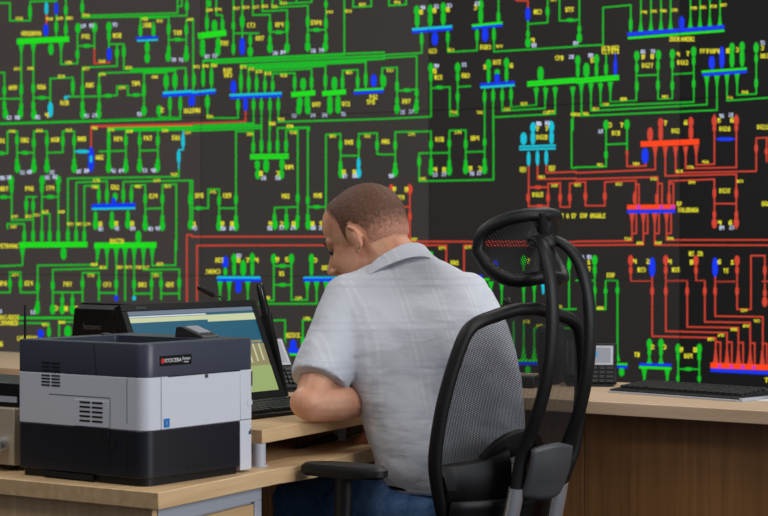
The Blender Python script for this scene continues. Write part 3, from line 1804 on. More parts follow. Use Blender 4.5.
# front details (front face is y = 0, seen as the right face)
mb = MB().box((.1005, .0005, .2785), (.107, .0016, .023)); bd = obj('badge', mb, M['black_gloss'], pt_)
FR = Matrix(((1, 0, 0, 0), (0, 0, -1, 0), (0, 1, 0, 0), (0, 0, 0, 1)))
def on_front(x, z, y=-.0006): return Matrix.Translation((x, y, z)) @ FR
text_obj('logo_lettering', 'KYOCERA', .0125, M['white'], bd, on_front(.0915, .2785))
mb = MB().cyl((.0570, -.0008, .2785), (.0570, .0004, .2785), .0065, 6); mb.box((.0570, -.001, .2785), (.004, .0006, .004)); obj('logo_mark', mb, M['red'], bd)
text_obj('model_lettering', 'Ecosys', .0098, M['white'], bd, on_front(.1355, .2812))
text_obj('model_number', 'P3055dn', .005, M['white'], bd, on_front(.1355, .2733))
mb = MB().box((.070, -.0003, .1385), (.019, .0012, .020)); obj('sticker', mb, M['blue_st'], pt_)
text_obj('sticker_print', 'i', .012, M['white'], pt_, on_front(.070, .1385, -.0011))
# seams and slots on the front
g = MB()
g.box((.052, -.0001, .183), (.0012, .0010, .118)); obj('panel_seam', g, M['grey_mid'], pt_)
g = MB().box((.20, -.0002, .2425), (.25, .001, .0022)); obj('cover_gap', g, M['gap'], pt_)
mb = MB().box((.205, -.0005, .2365), (.010, .0022, .008)); obj('latch', mb, M['grey_mid'], pt_)
mb = MB().box((.19, -.0002, .032), (.11, .002, .008)); obj('tray_grip', mb, M['gap'], pt_)
mb = MB().cyl((PW-.018, -.0012, .165), (PW-.018, .002, .165), .009, 20); obj('power_button', mb, M['offwhite'], pt_)
mb = MB().box((PW-.010, -.0003, .221), (.003, .0012, .035)); obj('trim_line', mb, M['grey_mid'], pt_); mb = MB().add([(PW-.022, -.0008, .0895), (PW-.013, -.0008, .0895), (PW-.013, -.0008, .103), (PW-.016, -.0008, .103), (PW-.016, -.0008, .0975), (PW-.022, -.0008, .0975)], [(0, 1, 2, 3, 4, 5)]); obj('port_mark', mb, M['grey_mid'], pt_)
# left side (x = 0): vents and panel lines; s runs back from the front corner
def vents(cy, cz, w, h, rows, m, parent=pt_, name='vent'):
    mb = MB()
    for r in range(rows):
        z = cz-h/2+h*(r+.5)/rows
        for s_ in (-1, 1): mb.box((-.0002, cy+s_*w*.265, z), (.002, w*.44, h/rows*.42))
    obj(name, mb, m, parent, smooth=False)
vents(.296, .226, .062, .030, 4, M['gap'])
vents(.296, .2575, .062, .026, 3, M['gap'])
mb = MB().box((-.0006, .165, .1565), (.0022, .108, .060)); vp = obj('vent_plate', mb, M['offwhite'], pt_, bevel=.0008)
mb = MB()
for r in range(5):
    for s_ in (-1, 1): mb.box((-.0016, .165+s_*.0195, .139+.0105*r), (.0016, .033, .0042))
obj('vent', mb, M['gap'], vp, smooth=False)
mb = MB().box((-.0006, .165, .1085), (.0022, .108, .034)); vp = obj('vent_plate', mb, M['slate_dark'], pt_, bevel=.0008)
mb = MB()
for r in range(3):
    for s_ in (-1, 1): mb.box((-.0016, .165+s_*.0195, .0985+.0105*r), (.0016, .033, .0055))
obj('vent', mb, M['gap'], vp, smooth=False)
mb = MB().box((-.0002, .204, .1942), (.001, .195, .0012)); mb.box((-.0002, .107, .16), (.001, .0008, .069)); mb.box((-.0002, .055, .19), (.001, .001, .10)); obj('panel_seam', mb, M['grey_mid'], pt_)
mb = MB().box((-.0002, .204, .0412), (.001, .195, .0014)); mb.box((-.0002, .107, .082), (.001, .001, .082)); mb.box((-.0002, .055, .07), (.001, .001, .10)); obj('door_seam', mb, M['gap'], pt_)
mb = MB().box((-.0012, .098, .091), (.003, .014, .024)); obj('door_catch', mb, M['gap'], pt_, bevel=.001)
mb = MB(); mb.tube([(-.0003, .158, zt1-.004), (-.0003, .150, zt0)], .0007, 6); obj('cover_seam', mb, M['gap'], pt_)
mb = MB().box((-.0005, .24, .010), (.004, .16, .012)); obj('grip_slot', mb, M['gap'], pt_)
# ------------------------------------------------------------------ monitors (local: x to its own right seen from the front, -y is the front)
M['screen_ui'] = mat('screen_teal', (4, 4, 4), .4, emit=(26, 92, 118), es=.9)
M['ui_pale'] = mat('screen_pale', (4, 4, 4), .4, emit=(206, 214, 170), es=.9)
M['ui_grey'] = mat('screen_grey', (4, 4, 4), .4, emit=(112, 124, 142), es=.9)
M['ui_green'] = mat('screen_green', (4, 4, 4), .4, emit=(158, 178, 112), es=.9)
M['ui_tan'] = mat('screen_tan', (4, 4, 4), .4, emit=(150, 140, 100), es=.9)
M['ui_white'] = mat('screen_white', (4, 4, 4), .4, emit=(220, 224, 226), es=.9)
def monitor(name, label, loc, rz, tilt, taper=0.0, logo=True, h=.298):
    t = thing(name, label, 'computer monitor', loc, rz, 'dual desk monitors')
    w = .55; zb = .012
    Rt = Matrix.Rotation(-tilt, 4, 'X'); base = Matrix.Translation((0, 0, zb)) @ Rt
    mb = MB()
    def bx(x0, x1, z0, z1, y0, y1, m=mb): m.box2((x0, y0, z0), (x1, y1, z1)); return m
    # bezel
    bz = MB(); b_ = .020
    for (x0, x1, z0, z1) in ((-w/2, w/2, h-b_, h), (-w/2, w/2, 0, b_+.006), (-w/2, -w/2+b_, b_+.006, h-b_), (w/2-b_, w/2, b_+.006, h-b_)): bx(x0, x1, z0, z1, -.012, .012, bz)
    def tp(m):
        for v in m.v: v.x *= 1-taper*max(0, v.z)/h/(w/2)
    tp(bz)
    bz.xf(base); be = obj('bezel', bz, M['black_deep'] if taper else M['black'], t, bevel=.0015)
    text_obj('maker_lettering', 'lenovo', .013, M['grey_print'], be, base @ Matrix.Translation((-w/2+.075, -.0124, h-.011)) @ FR)
    hs = MB().add([(-w/2+.004, .012, .004), (w/2-.004, .012, .004), (w/2-.004, .012, h-.004), (-w/2+.004, .012, h-.004),
                   (-w/2+.012, .05, .012), (w/2-.012, .05, .012), (w/2-.012, .05, h-.012), (-w/2+.012, .05, h-.012)],
                  [(0, 1, 2, 3), (4, 7, 6, 5), (0, 4, 5, 1), (1, 5, 6, 2), (2, 6, 7, 3), (3, 7, 4, 0)])
    tp(hs); hs.xf(base)
    ho = obj('rear_housing', hs, M['black_deep'], t, bevel=.003)
    if logo:
        text_obj('maker_lettering', 'lenovo', .026, M['grey_print'], ho, base @ Matrix.Translation((w/2-.135, .0508, h-.065)) @ Matrix(((-1, 0, 0, 0), (0, 0, 1, 0), (0, 1, 0, 0), (0, 0, 0, 1))))
    sw, sh_ = w-2*b_, h-2*b_-.006
    sc = MB(); x0 = -w/2+b_; z0 = b_+.006
    def rect(u0, v0, u1, v1, mi, k=0):
        y = -.0085-.0004*k
        sc.add([(x0+u0*sw, y, z0+v0*sh_), (x0+u1*sw, y, z0+v0*sh_), (x0+u1*sw, y, z0+v1*sh_), (x0+u0*sw, y, z0+v1*sh_)], [(0, 1, 2, 3)], mi)
    rect(0, 0, 1, 1, 0); rect(0, .955, 1, 1, 2, 1); rect(0, .872, 1, .925, 1, 1); rect(.60, .845, 1, .872, 1, 1)
    rect(0, .93, .6, .945, 5, 1)
    rect(.42, .775, .53, .782, 5, 1); rect(.44, .62, .475, .66, 5, 1); rect(.44, .61, .58, .618, 5, 1); rect(.55, .555, .62, .568, 5, 1)
    rect(.66, .57, .99, .60, 4, 1)
    rect(.5, .0, 1, .56, 4, 1)
    for q in range(9): rect(.55+.05*q, .28+.01*q, .562+.05*q, .56, 1, 2)
    rect(.56, .57, .82, .585, 1, 2)
    rect(0, 0, 1, .30, 3, 3)
    tp(sc); sc.xf(base)
    obj('screen', sc, [M['screen_ui'], M['ui_pale'], M['ui_grey'], M['ui_green'], M['ui_tan'], M['ui_white']], t, smooth=False)
    st = MB().box2((-.035, .03, .0), (.035, .06, .16)); st.xf(Matrix.Translation((0, .02, 0))); obj('stand_neck', st, M['black'], t, bevel=.004)
    bs = MB().prism(rrect(-.11, -.05, .11, .13, (.02,)*4), 0, .010); obj('stand_base', bs, M['black'], t, bevel=.002)
    return t
brb = P(283, 395, 5.35)
tilt2 = math.radians(23)
mc = Vector((brb.x, brb.y, 0))-U*.272
monitor('desk_monitor', 'lit computer monitor with blue and pale green windows behind the printer', (mc.x, mc.y, RZ), math.atan2(U.y, U.x), tilt2)
# second monitor, its back to the camera
pr1 = Vector((-.784, 5.6, 0))
dleft = -Vector((.81, -.587, 0)).normalized()
m1 = pr1+dleft*.172-dleft*.275
monitor('desk_monitor', 'black computer monitor seen from the back, left of the lit one', (m1.x, m1.y, RZ), math.atan2(dleft.y, dleft.x), math.radians(6), taper=.06, h=.265)
# ------------------------------------------------------------------ keyboards
def keyboard(label, loc, rz, w=.46, d=.155, group='computer keyboards', lip=False):
    t = thing('computer_keyboard', label, 'keyboard', loc, rz, group)
    mb = MB().add([(-w/2, -d/2, 0), (w/2, -d/2, 0), (w/2, d/2, 0), (-w/2, d/2, 0), (-w/2, -d/2, .011), (w/2, -d/2, .011), (w/2, d/2, .024), (-w/2, d/2, .024)],
                  [(3, 2, 1, 0), (4, 5, 6, 7), (0, 1, 5, 4), (1, 2, 6, 5), (2, 3, 7, 6), (3, 0, 4, 7)])
    obj('case', mb, M['black'], t, bevel=.003)
    if lip: obj('front_edge', MB().box2((-w/2, -d/2-.006, 0), (w/2, -d/2, .006)), M['silver'], t, bevel=.001); obj('side_edge', MB().box2((w/2, -d/2, 0), (w/2+.012, d/2, .010)), M['silver'], t, bevel=.001)
    sl_ = math.atan2(.013, d); R = Matrix.Rotation(sl_, 3, 'X')
    for r in range(6):
        y = d/2-.018-r*.0215-(.004 if r else 0); z = .011+(y+d/2)*.013/d+.004
        mb = MB(); n = 20
        for k in range(n):
            if r == 5 and 4 <= k <= 8:
                if k == 4: mb.box((-w/2+.02+(6+.5)*(w-.03)/n, y, z), (.10, .016, .008), R)
                continue
            if k in (14, 17) and r > 0 and False: continue
            x = -w/2+.015+(k+.5)*(w-.03)/n+(.003 if k > 13 else 0)
            mb.box((x, y, z), ((w-.03)/n*.82, .016, .008), R)
        obj('key_row', mb, M['grey_dark'], t, smooth=False)
    return t
c = onz(291, 404, RZ)
kc = Vector((brb.x, brb.y, 0))+Vector((.81, -.587, 0))*.17-U*.20
keyboard('black computer keyboard on the raised shelf in front of the lit monitor', (kc.x, kc.y, RZ), math.atan2(U.y, U.x))
ka, kb = onz(603, 392, RZ), onz(746, 402.5, RZ); kd = (kb-ka); kd.z = 0
kn = Vector((-kd.y, kd.x, 0)).normalized()
kc2 = (ka+kb)/2+kn*.085
keyboard('black computer keyboard lying on the right part of the long counter', (kc2.x, kc2.y, RZ), math.atan2(kd.y, kd.x), w=.47, d=.17, lip=True)
t = tag(obj('paper_sheet', MB().box2((0, 0, 0), (.21, .297, .002)), M['paper']), 'white sheets of paper beside the keyboard at the right edge', 'paper')
pp = onz(758, 402, RZ); t.location = (pp.x-.012, pp.y+.05, RZ); t.rotation_euler = (0, 0, math.radians(-44))
mo = thing('computer_mouse', 'dark computer mouse on the paper at the right edge of the counter', 'mouse', (pp.x+.10, pp.y+.02, RZ+.002), math.radians(-30))
mb = MB().ell((0, 0, .008), (.032, .056, .022)); mb.v = [Vector((v.x, v.y, max(v.z, 0))) for v in mb.v]; obj('shell', mb, M['grey_dark'], mo)
obj('wheel', MB().cyl((-.003, .03, .027), (.003, .03, .027), .006, 12), M['black'], mo)
# ------------------------------------------------------------------ desk phones
M['phone_lcd'] = mat('phone_lcd', (40, 40, 40), .35, emit=(148, 152, 160), es=.8)
M['phone_blue'] = mat('phone_blue', (20, 20, 20), .35, emit=(70, 150, 200), es=.9)
def phone(label, loc, rz, w=.20, blue=True, el=math.radians(58), h=.19):
    t = thing('desk_phone', label, 'phone', loc, rz, 'office desk phones')
    R = Matrix.Rotation(el, 4, 'X')    # face plate leans back
    fx = Matrix.Translation((0, -.05, .0135)) @ R
    mb = MB().box2((-w/2, 0, -.018), (w/2, h, 0)).xf(fx); bd = obj('body', mb, M['black'], t, bevel=.004)
    mb = MB().add([(-w/2+.01, -.05, 0), (w/2-.01, -.05, 0), (w/2-.01, .10, 0), (-w/2+.01, .10, 0), (-w/2+.01, -.045, .012), (w/2-.01, -.045, .012), (w/2-.01, .045, .12), (-w/2+.01, .045, .12)],
        [(3, 2, 1, 0), (4, 5, 6, 7), (0, 1, 5, 4), (1, 2, 6, 5), (2, 3, 7, 6), (3, 0, 4, 7)]); obj('foot', mb, M['black'], t)
    mb = MB().box2((-w/2+.058, h*.43, .0), (w/2-.012, h-.012, .004)).xf(fx); sc = obj('screen_frame', mb, M['silver'], t, bevel=.001)
    mb = MB().box2((-w/2+.066, h*.48, .003), (w/2-.02, h-.02, .0046)).xf(fx); obj('screen', mb, M['phone_lcd'], sc)
    mb = MB().box2((-w/2+.070, h*.62, .004), (-w/2+.105, h-.035, .0052)).xf(fx)
    if blue: obj('screen_icon', mb, M['phone_blue'], sc)
    for r in range(4):
        for q in range(3): obj('key', MB().box((-w/2+.075+.022*q, h*.35-.015*r, .002), (.015, .010, .006)).xf(fx), M['grey_dark'], t, smooth=False)
        obj('key', MB().box((w/2-.022, h*.35-.015*r, .002), (.02, .010, .006)).xf(fx), M['grey_dark'], t, smooth=False)
    mb = MB().tube([(-w/2+.024, .012, .022), (-w/2+.024, .04, .028), (-w/2+.024, h-.04, .028), (-w/2+.024, h-.012, .022)], [(.022, .012)]*4, 12, ref=(1, 0, 0)).xf(fx)
    mb.v = mb.v; obj('handset', mb, M['black'], t)
    return t
pb = onz(594, 387, RZ)
phone('black desk phone with lit bluish screen on the counter behind the chair', (pb.x-.004, pb.y+.06, RZ), math.radians(-8), w=.165, h=.142)
p2 = onz(283, 392, RZ)
phone('black desk phone with tilted grey screen between the lit monitor and the man', (-.338, 5.76, RZ), math.radians(32), w=.15, blue=False, el=math.radians(52))
# dark box beside the right phone
pb = onz(557, 385, RZ)
t = thing('desk_speaker', 'dark grey upright box standing left of the desk phone with blue screen', 'speaker', (pb.x-.014, pb.y+.07, RZ), math.radians(-20))
obj('cabinet', MB().box2((-.032, -.05, 0), (.032, .05, .185)), M['grey_dark'], t, bevel=.005)
obj('grille', MB().box2((-.026, -.0525, .02), (.026, -.049, .165)), M['black'], t, bevel=.001)
pb = onz(524, 388, RZ)
t = thing('charging_cradle', 'low black desk cradle with a pale top left of the dark upright box', 'cradle', (pb.x, pb.y+.04, RZ), math.radians(-20))
obj('base', MB().box2((-.05, -.05, 0), (.05, .05, .035)), M['black'], t, bevel=.006)
obj('tray', MB().box2((-.04, -.01, .034), (.04, .042, .042)), M['beige'], t, bevel=.002)
# ------------------------------------------------------------------ two way radio, microphones, antenna
b0 = P(268, 352, 5.47); 
t = thing('two_way_radio', 'slim black two-way radio standing against the right edge of the lit monitor', 'radio', (-.292, 5.50, RZ), math.atan2(U.y, U.x))
Rr = Matrix.Rotation(math.radians(-15), 4, 'X')
obj('body', MB().tube([(0, 0, .005), (0, 0, .25)], [(.014, .020)]*2, 16, ref=(1, 0, 0)).xf(Rr), M['black'], t)
obj('antenna', MB().tube([(0, 0, .25), (0, 0, .28), (0, 0, .335), (0, 0, .345)], [.0135, .0125, .0115, .007], 12).xf(Rr), M['black_gloss'], t)
obj('side_button', MB().box((0, -.022, .2), (.008, .006, .04)).xf(Rr), M['grey_mid'], t)
def goose(label, foot, pts, r, head, hr):
    t = thing('gooseneck_microphone', label, 'microphone', foot)
    f = Vector(foot)
    obj('base', MB().prism([(.04*math.cos(q*math.pi/12), .04*math.sin(q*math.pi/12)) for q in range(24)], 0, .025), M['black'], t, bevel=.003)
    obj('stem', MB().tube(smoothpath([(0, 0, .02)]+[Vector(p)-f for p in pts], 6), r, 8), M['grey_dark'], t)
    a, b = [Vector(p)-f for p in head]
    obj('head', MB().cap(a, b, hr), M['black'], t)
    return t
g0 = Vector((-.47, 5.62, RZ))
goose('thin gooseneck microphone leaning left above the lit monitor', g0, [g0+Vector((.03, 0, .2)), P(224, 300, 5.6), P(212, 295, 5.58)], .0035, (P(212, 295, 5.58), P(200, 288, 5.55)), .009)
g1 = cnt_front(.56)+U*.25; g1.z = RZ
goose('small round headed microphone showing beside the man’s right shoulder', g1, [g1+Vector((0, 0, .12)), P(496, 312, 5.95), P(503, 305, 5.93)], .0035, (P(507, 302.5, 5.93), P(508, 302, 5.92)), .0155)
ag = Vector((-.985, 5.2, RZ)); at_ = P(25, 305, 5.2)
t = thing('rod_antenna', 'thin black upright antenna behind the left end of the printer', 'antenna', (at_.x, at_.y, RZ))
obj('base', MB().cyl((0, 0, 0), (0, 0, .02), .03), M['black'], t, bevel=.002)
obj('rod', MB().tube([(0, 0, .02), (0, 0, at_.z-RZ)], [.0045, .003], 8), M['black'], t)
# ------------------------------------------------------------------ amplifier with knob behind the printer
af = Vector((-.878, 4.505, 0))
t = thing('desk_amplifier', 'pale desk amplifier with a silver round knob behind the printer', 'amplifier', (af.x, af.y, DZ), math.atan2(V.y, V.x)+math.pi)
# local x to the right (along -V), y into depth (U)
obj('case', MB().box2((-.40, 0, .014), (0, .24, .150)), M['beige'], t, bevel=.003)
for x in (-.36, -.04):
    for y in (.03, .21): obj('foot', MB().cyl((x, y, 0), (x, y, .014), .012), M['black'], t)
obj('knob', MB().cyl((-.038, -.026, .062), (-.038, 0, .062), .021, 28).cyl((-.038, -.03, .062), (-.038, -.026, .062), .018, 28), M['chrome'], t)
obj('knob', MB().cyl((-.13, -.026, .062), (-.13, 0, .062), .021, 28), M['chrome'], t)
am = t
t = thing('black_recorder', 'black box unit with a grey stripe on top of the pale amplifier', 'recorder', (af.x, af.y, DZ+.150), math.atan2(V.y, V.x)+math.pi)
obj('case', MB().box2((-.38, .02, 0), (-.003, .22, .058)), M['black'], t, bevel=.003)
obj('trim_strip', MB().box2((-.375, .0175, .012), (-.01, .021, .026)), M['silver'], t)
# ------------------------------------------------------------------ cables on the lower tier
def under(px, py): p = onz(px, py, DZ+.007); return Vector((p.x, p.y, DZ+.0075))
for q in range(4):
    d_ = 2.2*q
    pts = smoothpath([under(296+9*q, 447-d_), under(318+4*q, 442-d_+(q % 2)*.8), under(336+3*q, 438-d_-(q % 2)*.6), under(352, 433-d_), under(366, 430-d_)], 5)
    tag(obj('power_cable', MB().tube(pts, .0065, 8), M['black_deep']), 'loose black cable on the lower desk tier under the raised shelf, below the man’s elbow', 'cable', 'loose cables under the shelf')
# ------------------------------------------------------------------ chair
Q = Vector((.30, 4.80, 0)); DC = Vector((-.66, .75, 0)).normalized(); LC = Vector((-.75, -.66, 0)).normalized()
def CH(a, b, h): return Q+LC*a+DC*b+Vector((0, 0, h))
seatc = CH(0, .27, 0)
ch = thing('office_chair', 'black mesh-backed office chair with headrest that the man sits on', 'chair', tuple(seatc))
REC = .186
def onback(px, py, off=0.0):     # sight line on the reclined plane of the chair back -> (a, h)
    r = ray(px, py); n = DC+Vector((0, 0, REC)); p0 = Q+Vector((0, 0, .65))+DC*off
    t = (p0-CO).dot(n)/r.dot(n); p = CO+r*t; return (p-Q).dot(LC), p.z
def bk(h): return -(h-.65)*REC
L_px = [(449, 545), (443, 515), (438, 490), (435, 465), (437, 440), (443, 405), (453, 368), (464, 338), (474, 325), (492, 317)]
left = [onback(*p) for p in L_px]
atop, htop = onback(527, 309.5)
pts = [(a, h) for a, h in left]+[(0.04, htop), (0, htop+.001), (-.04, htop)]+[(-a, h) for a, h in left[::-1]]
def curv(a): return .05*(a/.22)**2-.02
loop = smoothpath([CH(a, bk(h)+curv(a)*0, h) for a, h in pts], 6, closed=False)
def wp(name, mb, m, parent=ch, **k):
    mb.sh(-Vector(ch.location)); return obj(name, mb, m, parent, **k)
wp('back_frame', MB().tube(loop, [(.0185, .0165)]*len(loop), 14, ref=DC), M['black_soft'])
# mesh fabric
mm = bpy.data.materials.new('mesh_fabric'); mm.use_nodes = True
nt = mm.node_tree; b = nt.nodes['Principled BSDF']; b.inputs['Base Color'].default_value = (*lin((26, 26, 28)), 1); b.inputs['Roughness'].default_value = .6
b.inputs['Specular IOR Level'].default_value = .3
tc = nt.nodes.new('ShaderNodeUVMap'); sx = nt.nodes.new('ShaderNodeSeparateXYZ'); nt.links.new(tc.outputs[0], sx.inputs[0])
def mathn(op, a, b_=None):
    n = nt.nodes.new('ShaderNodeMath'); n.operation = op
    for i, v in enumerate((a, b_)):
        if v is None: continue
        if isinstance(v, (int, float)): n.inputs[i].default_value = v
        else: nt.links.new(v, n.inputs[i])
    return n.outputs[0]
k_ = 2*math.pi/.0072
s1 = mathn('SINE', mathn('MULTIPLY', mathn('ADD', sx.outputs[0], mathn('MULTIPLY', sx.outputs[1], .5)), k_))
s2 = mathn('SINE', mathn('MULTIPLY', mathn('SUBTRACT', sx.outputs[1], mathn('MULTIPLY', sx.outputs[0], .5)), k_))
hole = mathn('GREATER_THAN', mathn('MULTIPLY', s1, s2), .16)
hole2 = mathn('GREATER_THAN', mathn('MULTIPLY', s1, s2), -.28)
tr = nt.nodes.new('ShaderNodeBsdfTransparent'); mx = nt.nodes.new('ShaderNodeMixShader')
nt.links.new(hole, mx.inputs[0]); nt.links.new(b.outputs[0], mx.inputs[1]); nt.links.new(tr.outputs[0], mx.inputs[2])
nt.links.new(mx.outputs[0], nt.nodes['Material Output'].inputs[0])
M['mesh'] = mm
def grid_mesh(fn, nu, nv, su, sv):
    me = bpy.data.meshes.new('g'); vs = []; uvs = []
    for j in range(nv+1):
        for i in range(nu+1):
            p, uv = fn(i/nu, j/nv); vs.append(p-Vector(ch.location)); uvs.append(uv)
    fs = [(j*(nu+1)+i, j*(nu+1)+i+1, (j+1)*(nu+1)+i+1, (j+1)*(nu+1)+i) for j in range(nv) for i in range(nu)]
    me.from_pydata([tuple(v) for v in vs], [], fs); ul = me.uv_layers.new()
    for l in me.loops: ul.data[l.index].uv = uvs[l.vertex_index]
    return me
hs = [h for a, h in left]
def halfw(h):
    q = sorted(left, key=lambda x: x[1])
    if h <= q[0][1]: return q[0][0]
    for (a0, h0), (a1, h1) in zip(q, q[1:]):
        if h0 <= h <= h1: return a0+(a1-a0)*(h-h0)/(h1-h0)
    a0, h0 = q[-1]; return max(.0, a0*(1-(h-h0)/max(1e-6, htop-h0)*.8))
hb = .70
def fm(u, v):
    h = hb+(htop-hb)*v; w = halfw(h); a = (u*2-1)*w
    bow = -.02*(1-(2*u-1)**2)*math.sin(math.pi*min(1, v*1.0))
    return CH(a, bk(h)+bow, h), (a, h)
obj('back_mesh', grid_mesh(fm, 16, 22, 1, 1), mm, ch)
# lower shell wings of the back
def wing(sg):
    pts = [(left[3][0]*sg, left[3][1]+.0), (.12*sg, .735), (.05*sg, .765)]
    lo = [(left[1][0]*sg, left[1][1]), (.13*sg, .575), (.04*sg, .565)]
    mb = MB(); n = 12; rings = []
    up = smoothpath([Vector((a, h, 0)) for a, h in pts], n); dn = smoothpath([Vector((a, h, 0)) for a, h in lo], n)
    for p, q in zip(up, dn):
        k = abs(p.x)/.2
        back = -.06*(1-min(1, k))
        th = .012
        rings.append([CH(p.x, bk(p.y)+back+th, p.y), CH(p.x, bk(p.y)+back-th, p.y), CH((p.x+q.x)/2, bk(p.y)+back-th*2.0, (p.y+q.y)/2), CH(q.x, bk(q.y)+back-th, q.y), CH(q.x, bk(q.y)+back+th, q.y)])
    mb.loft(rings); return mb
for sg in (1, -1): wp('back_bracket', wing(sg), M['black_deep'], sub=1)
# lower shell
def fs_(u, v):
    h = .50+.13*v; w = .19+.01*v; a = (u*2-1)*w
    return CH(a, -.02-.05*(1-(2*u-1)**2)+.05*(1-v), h), (a, h)
lo_ = obj('lower_shell', grid_mesh(fs_, 12, 6, 1, 1), M['black_soft'], ch)
m_ = lo_.modifiers.new('s', 'SOLIDIFY'); m_.thickness = .012
# lumbar pad
def fl(u, v):
    a = .115-.23*u; e_ = max(.12, 1-abs(2*u-1)**4)
    h = .728+.034*math.sin(math.pi*u)+(v-.5)*.062*e_; return CH(a, bk(h)-.030-.02*math.sin(math.pi*u), h), (a, h)
lp = obj('lumbar_pad', grid_mesh(fl, 12, 6, 1, 1), M['black'], ch); m_ = lp.modifiers.new('s', 'SOLIDIFY'); m_.thickness = .018; m_ = lp.modifiers.new('b', 'BEVEL'); m_.width = .006; m_.segments = 3
# spine bars
prof = [(-.126, .655), (-.148, .75), (-.195, .85), (-.225, .95), (-.236, 1.05), (-.232, 1.13), (-.216, 1.20), (-.19, 1.245), (-.155, 1.268), (-.125, 1.272)]
aw = [.078, .077, .074, .070, .067, .064, .058, .046, .032, .024]
for sg in (1, -1):
    pts = smoothpath([CH(sg*w, b_, h) for (b_, h), w in zip(prof, aw)], 6)
    k = len(pts); rad = [(.0175+.004*(1-i/k), .0125) for i in range(k)]
    wp('spine_bar', MB().tube(pts, rad, 14, ref=LC), M['black_soft'])
    pts = smoothpath([CH(sg*.078, -.127, .662), CH(sg*.079, -.112, .60), CH(sg*.08, -.085, .52), CH(sg*.08, -.02, .452), CH(sg*.08, .1, .425)], 6)
    wp('spine_foot', MB().tube(pts, [(.0235, .0165)]*len(pts), 14, ref=LC), M['chrome'])
    wp('bolt', MB().cyl(CH(sg*.078, -.144, .685), CH(sg*.078, -.138, .687), .006, 12), M['gap'])
# grey plate between the bars
def fp(u, v):
    a = (2*u-1)*.068; h = .645+.115*v+(.012*math.sin(math.pi*u) if v > .8 else (-.010*math.sin(math.pi*u) if v < .2 else 0))
    return CH(a, -.122-.040*v-.016*math.sin(math.pi*u)-.008*math.sin(math.pi*v), h), (a, h)
gp = obj('spine_plate', grid_mesh(fp, 12, 10, 1, 1), M['grey_mid'], ch); m_ = gp.modifiers.new('s', 'SOLIDIFY'); m_.thickness = .014
# headrest
hc = (0, -.150, 1.240)
def hr(a, h):
    return CH(a, hc[1]+(.05+.062*max(0, min(1, (h+.08)/.08)))*(abs(a)/.124)**2, hc[2]+h)
rim = []
for q in range(28):
    t = 2*math.pi*q/28; c, s = math.cos(t), math.sin(t)
    ex = .62
    a = .124*math.copysign(abs(c)**ex, c); h = .083*math.copysign(abs(s)**ex, s)
    if s < 0: h += .022*math.cos(a/.124*math.pi/2)**2
    if s > 0: h += .012*math.cos(a/.124*math.pi/2)
    rim.append((a, h))
wp('headrest_rim', MB().tube([hr(a, h) for a, h in rim], [(.0165, .0205)]*28, 14, closed=True), M['black_soft'])
def fh(u, v):
    a = (2*u-1)*.130; lim = .083*max(0.0, 1-abs(a/.133)**3.2)**(1/3.2)
    h0 = -lim+.022*math.cos(a/.124*math.pi/2)**2; h1 = lim+.012*math.cos(a/.124*math.pi/2)
    h = h0+(h1-h0)*v
    p = hr(a, h); return p, (a, h)
obj('headrest_mesh', grid_mesh(fh, 22, 10, 1, 1), mm, ch)
hb_ = MB().cap(CH(0, -.15, 1.262), CH(0, -.118, 1.274), .026)
wp('headrest_joint', hb_, M['black_soft'])
wp('headrest_arm', MB().tube([CH(.0, -.135, 1.274), CH(.012, -.15, 1.30), CH(.02, -.158, 1.338)], [(.016, .008)]*3, 10, ref=LC), M['black_soft'])
wp('headrest_strut', MB().tube([CH(.0, -.135, 1.268), CH(.0, -.165, 1.24), CH(.0, -.158, 1.195)], [(.018, .008)]*3, 10, ref=LC), M['black_soft'])
# seat, armrests, base
def seatring(z, k):
    return [CH(.25*k*math.copysign(abs(math.cos(t))**.6, math.cos(t)), .27+.24*k*math.copysign(abs(math.sin(t))**.6, math.sin(t)), z) for t in [2*math.pi*q/32 for q in range(32)]]
wp('seat', MB().loft([seatring(.415, .93), seatring(.43, 1.0), seatring(.465, 1.0), seatring(.478, .95), seatring(.481, .8)]), M['black_soft'])
for sg in (1, -1):
    ca, cb = (.449, .090) if sg > 0 else (-.285, .25)      # the left pad is swung out towards the desk corner
    da = Vector((-.85, .53, 0)) if sg > 0 else DC; px_ = da.dot(LC)*sg; py_ = da.dot(DC)      # pads turned inwards
    pad = MB(); rings = []
    for z, k in ((.700, .88), (.707, 1.0), (.721, 1.0), (.730, .9), (.733, .6)):
        ring = []
        for q in range(28):
            t = 2*math.pi*q/28
            u_ = .118*k*math.copysign(abs(math.sin(t))**.7, math.sin(t)); w_ = .040*k*math.copysign(abs(math.cos(t))**.7, math.cos(t))
            ring.append(CH(ca+(px_*u_)*1.0-sg*w_*py_*1.0, cb+py_*u_+sg*w_*px_*sg, z))
        rings.append(ring)
    pad.loft(rings); ar = wp('armrest_pad', pad, M['black_soft'])
    pts = smoothpath([CH(ca, cb, .704), CH(ca, cb+.004, .62), CH(ca, cb+.01, .55), CH(ca*.94, cb+.05, .45), CH(ca*.75, .22, .405), CH(sg*.1, .27, .40)], 5)
    wp('armrest_post', MB().tube(pts, [(.024, .020)]*len(pts), 12, ref=DC), M['black'])
wp('mechanism', MB().box2((-.11, -.13, .34), (.11, .13, .414)).xf(Matrix.Translation(seatc)), M['black'], bevel=.01)
wp('gas_column', MB().cyl(seatc+Vector((0, 0, .08)), seatc+Vector((0, 0, .35)), .026), M['black'])
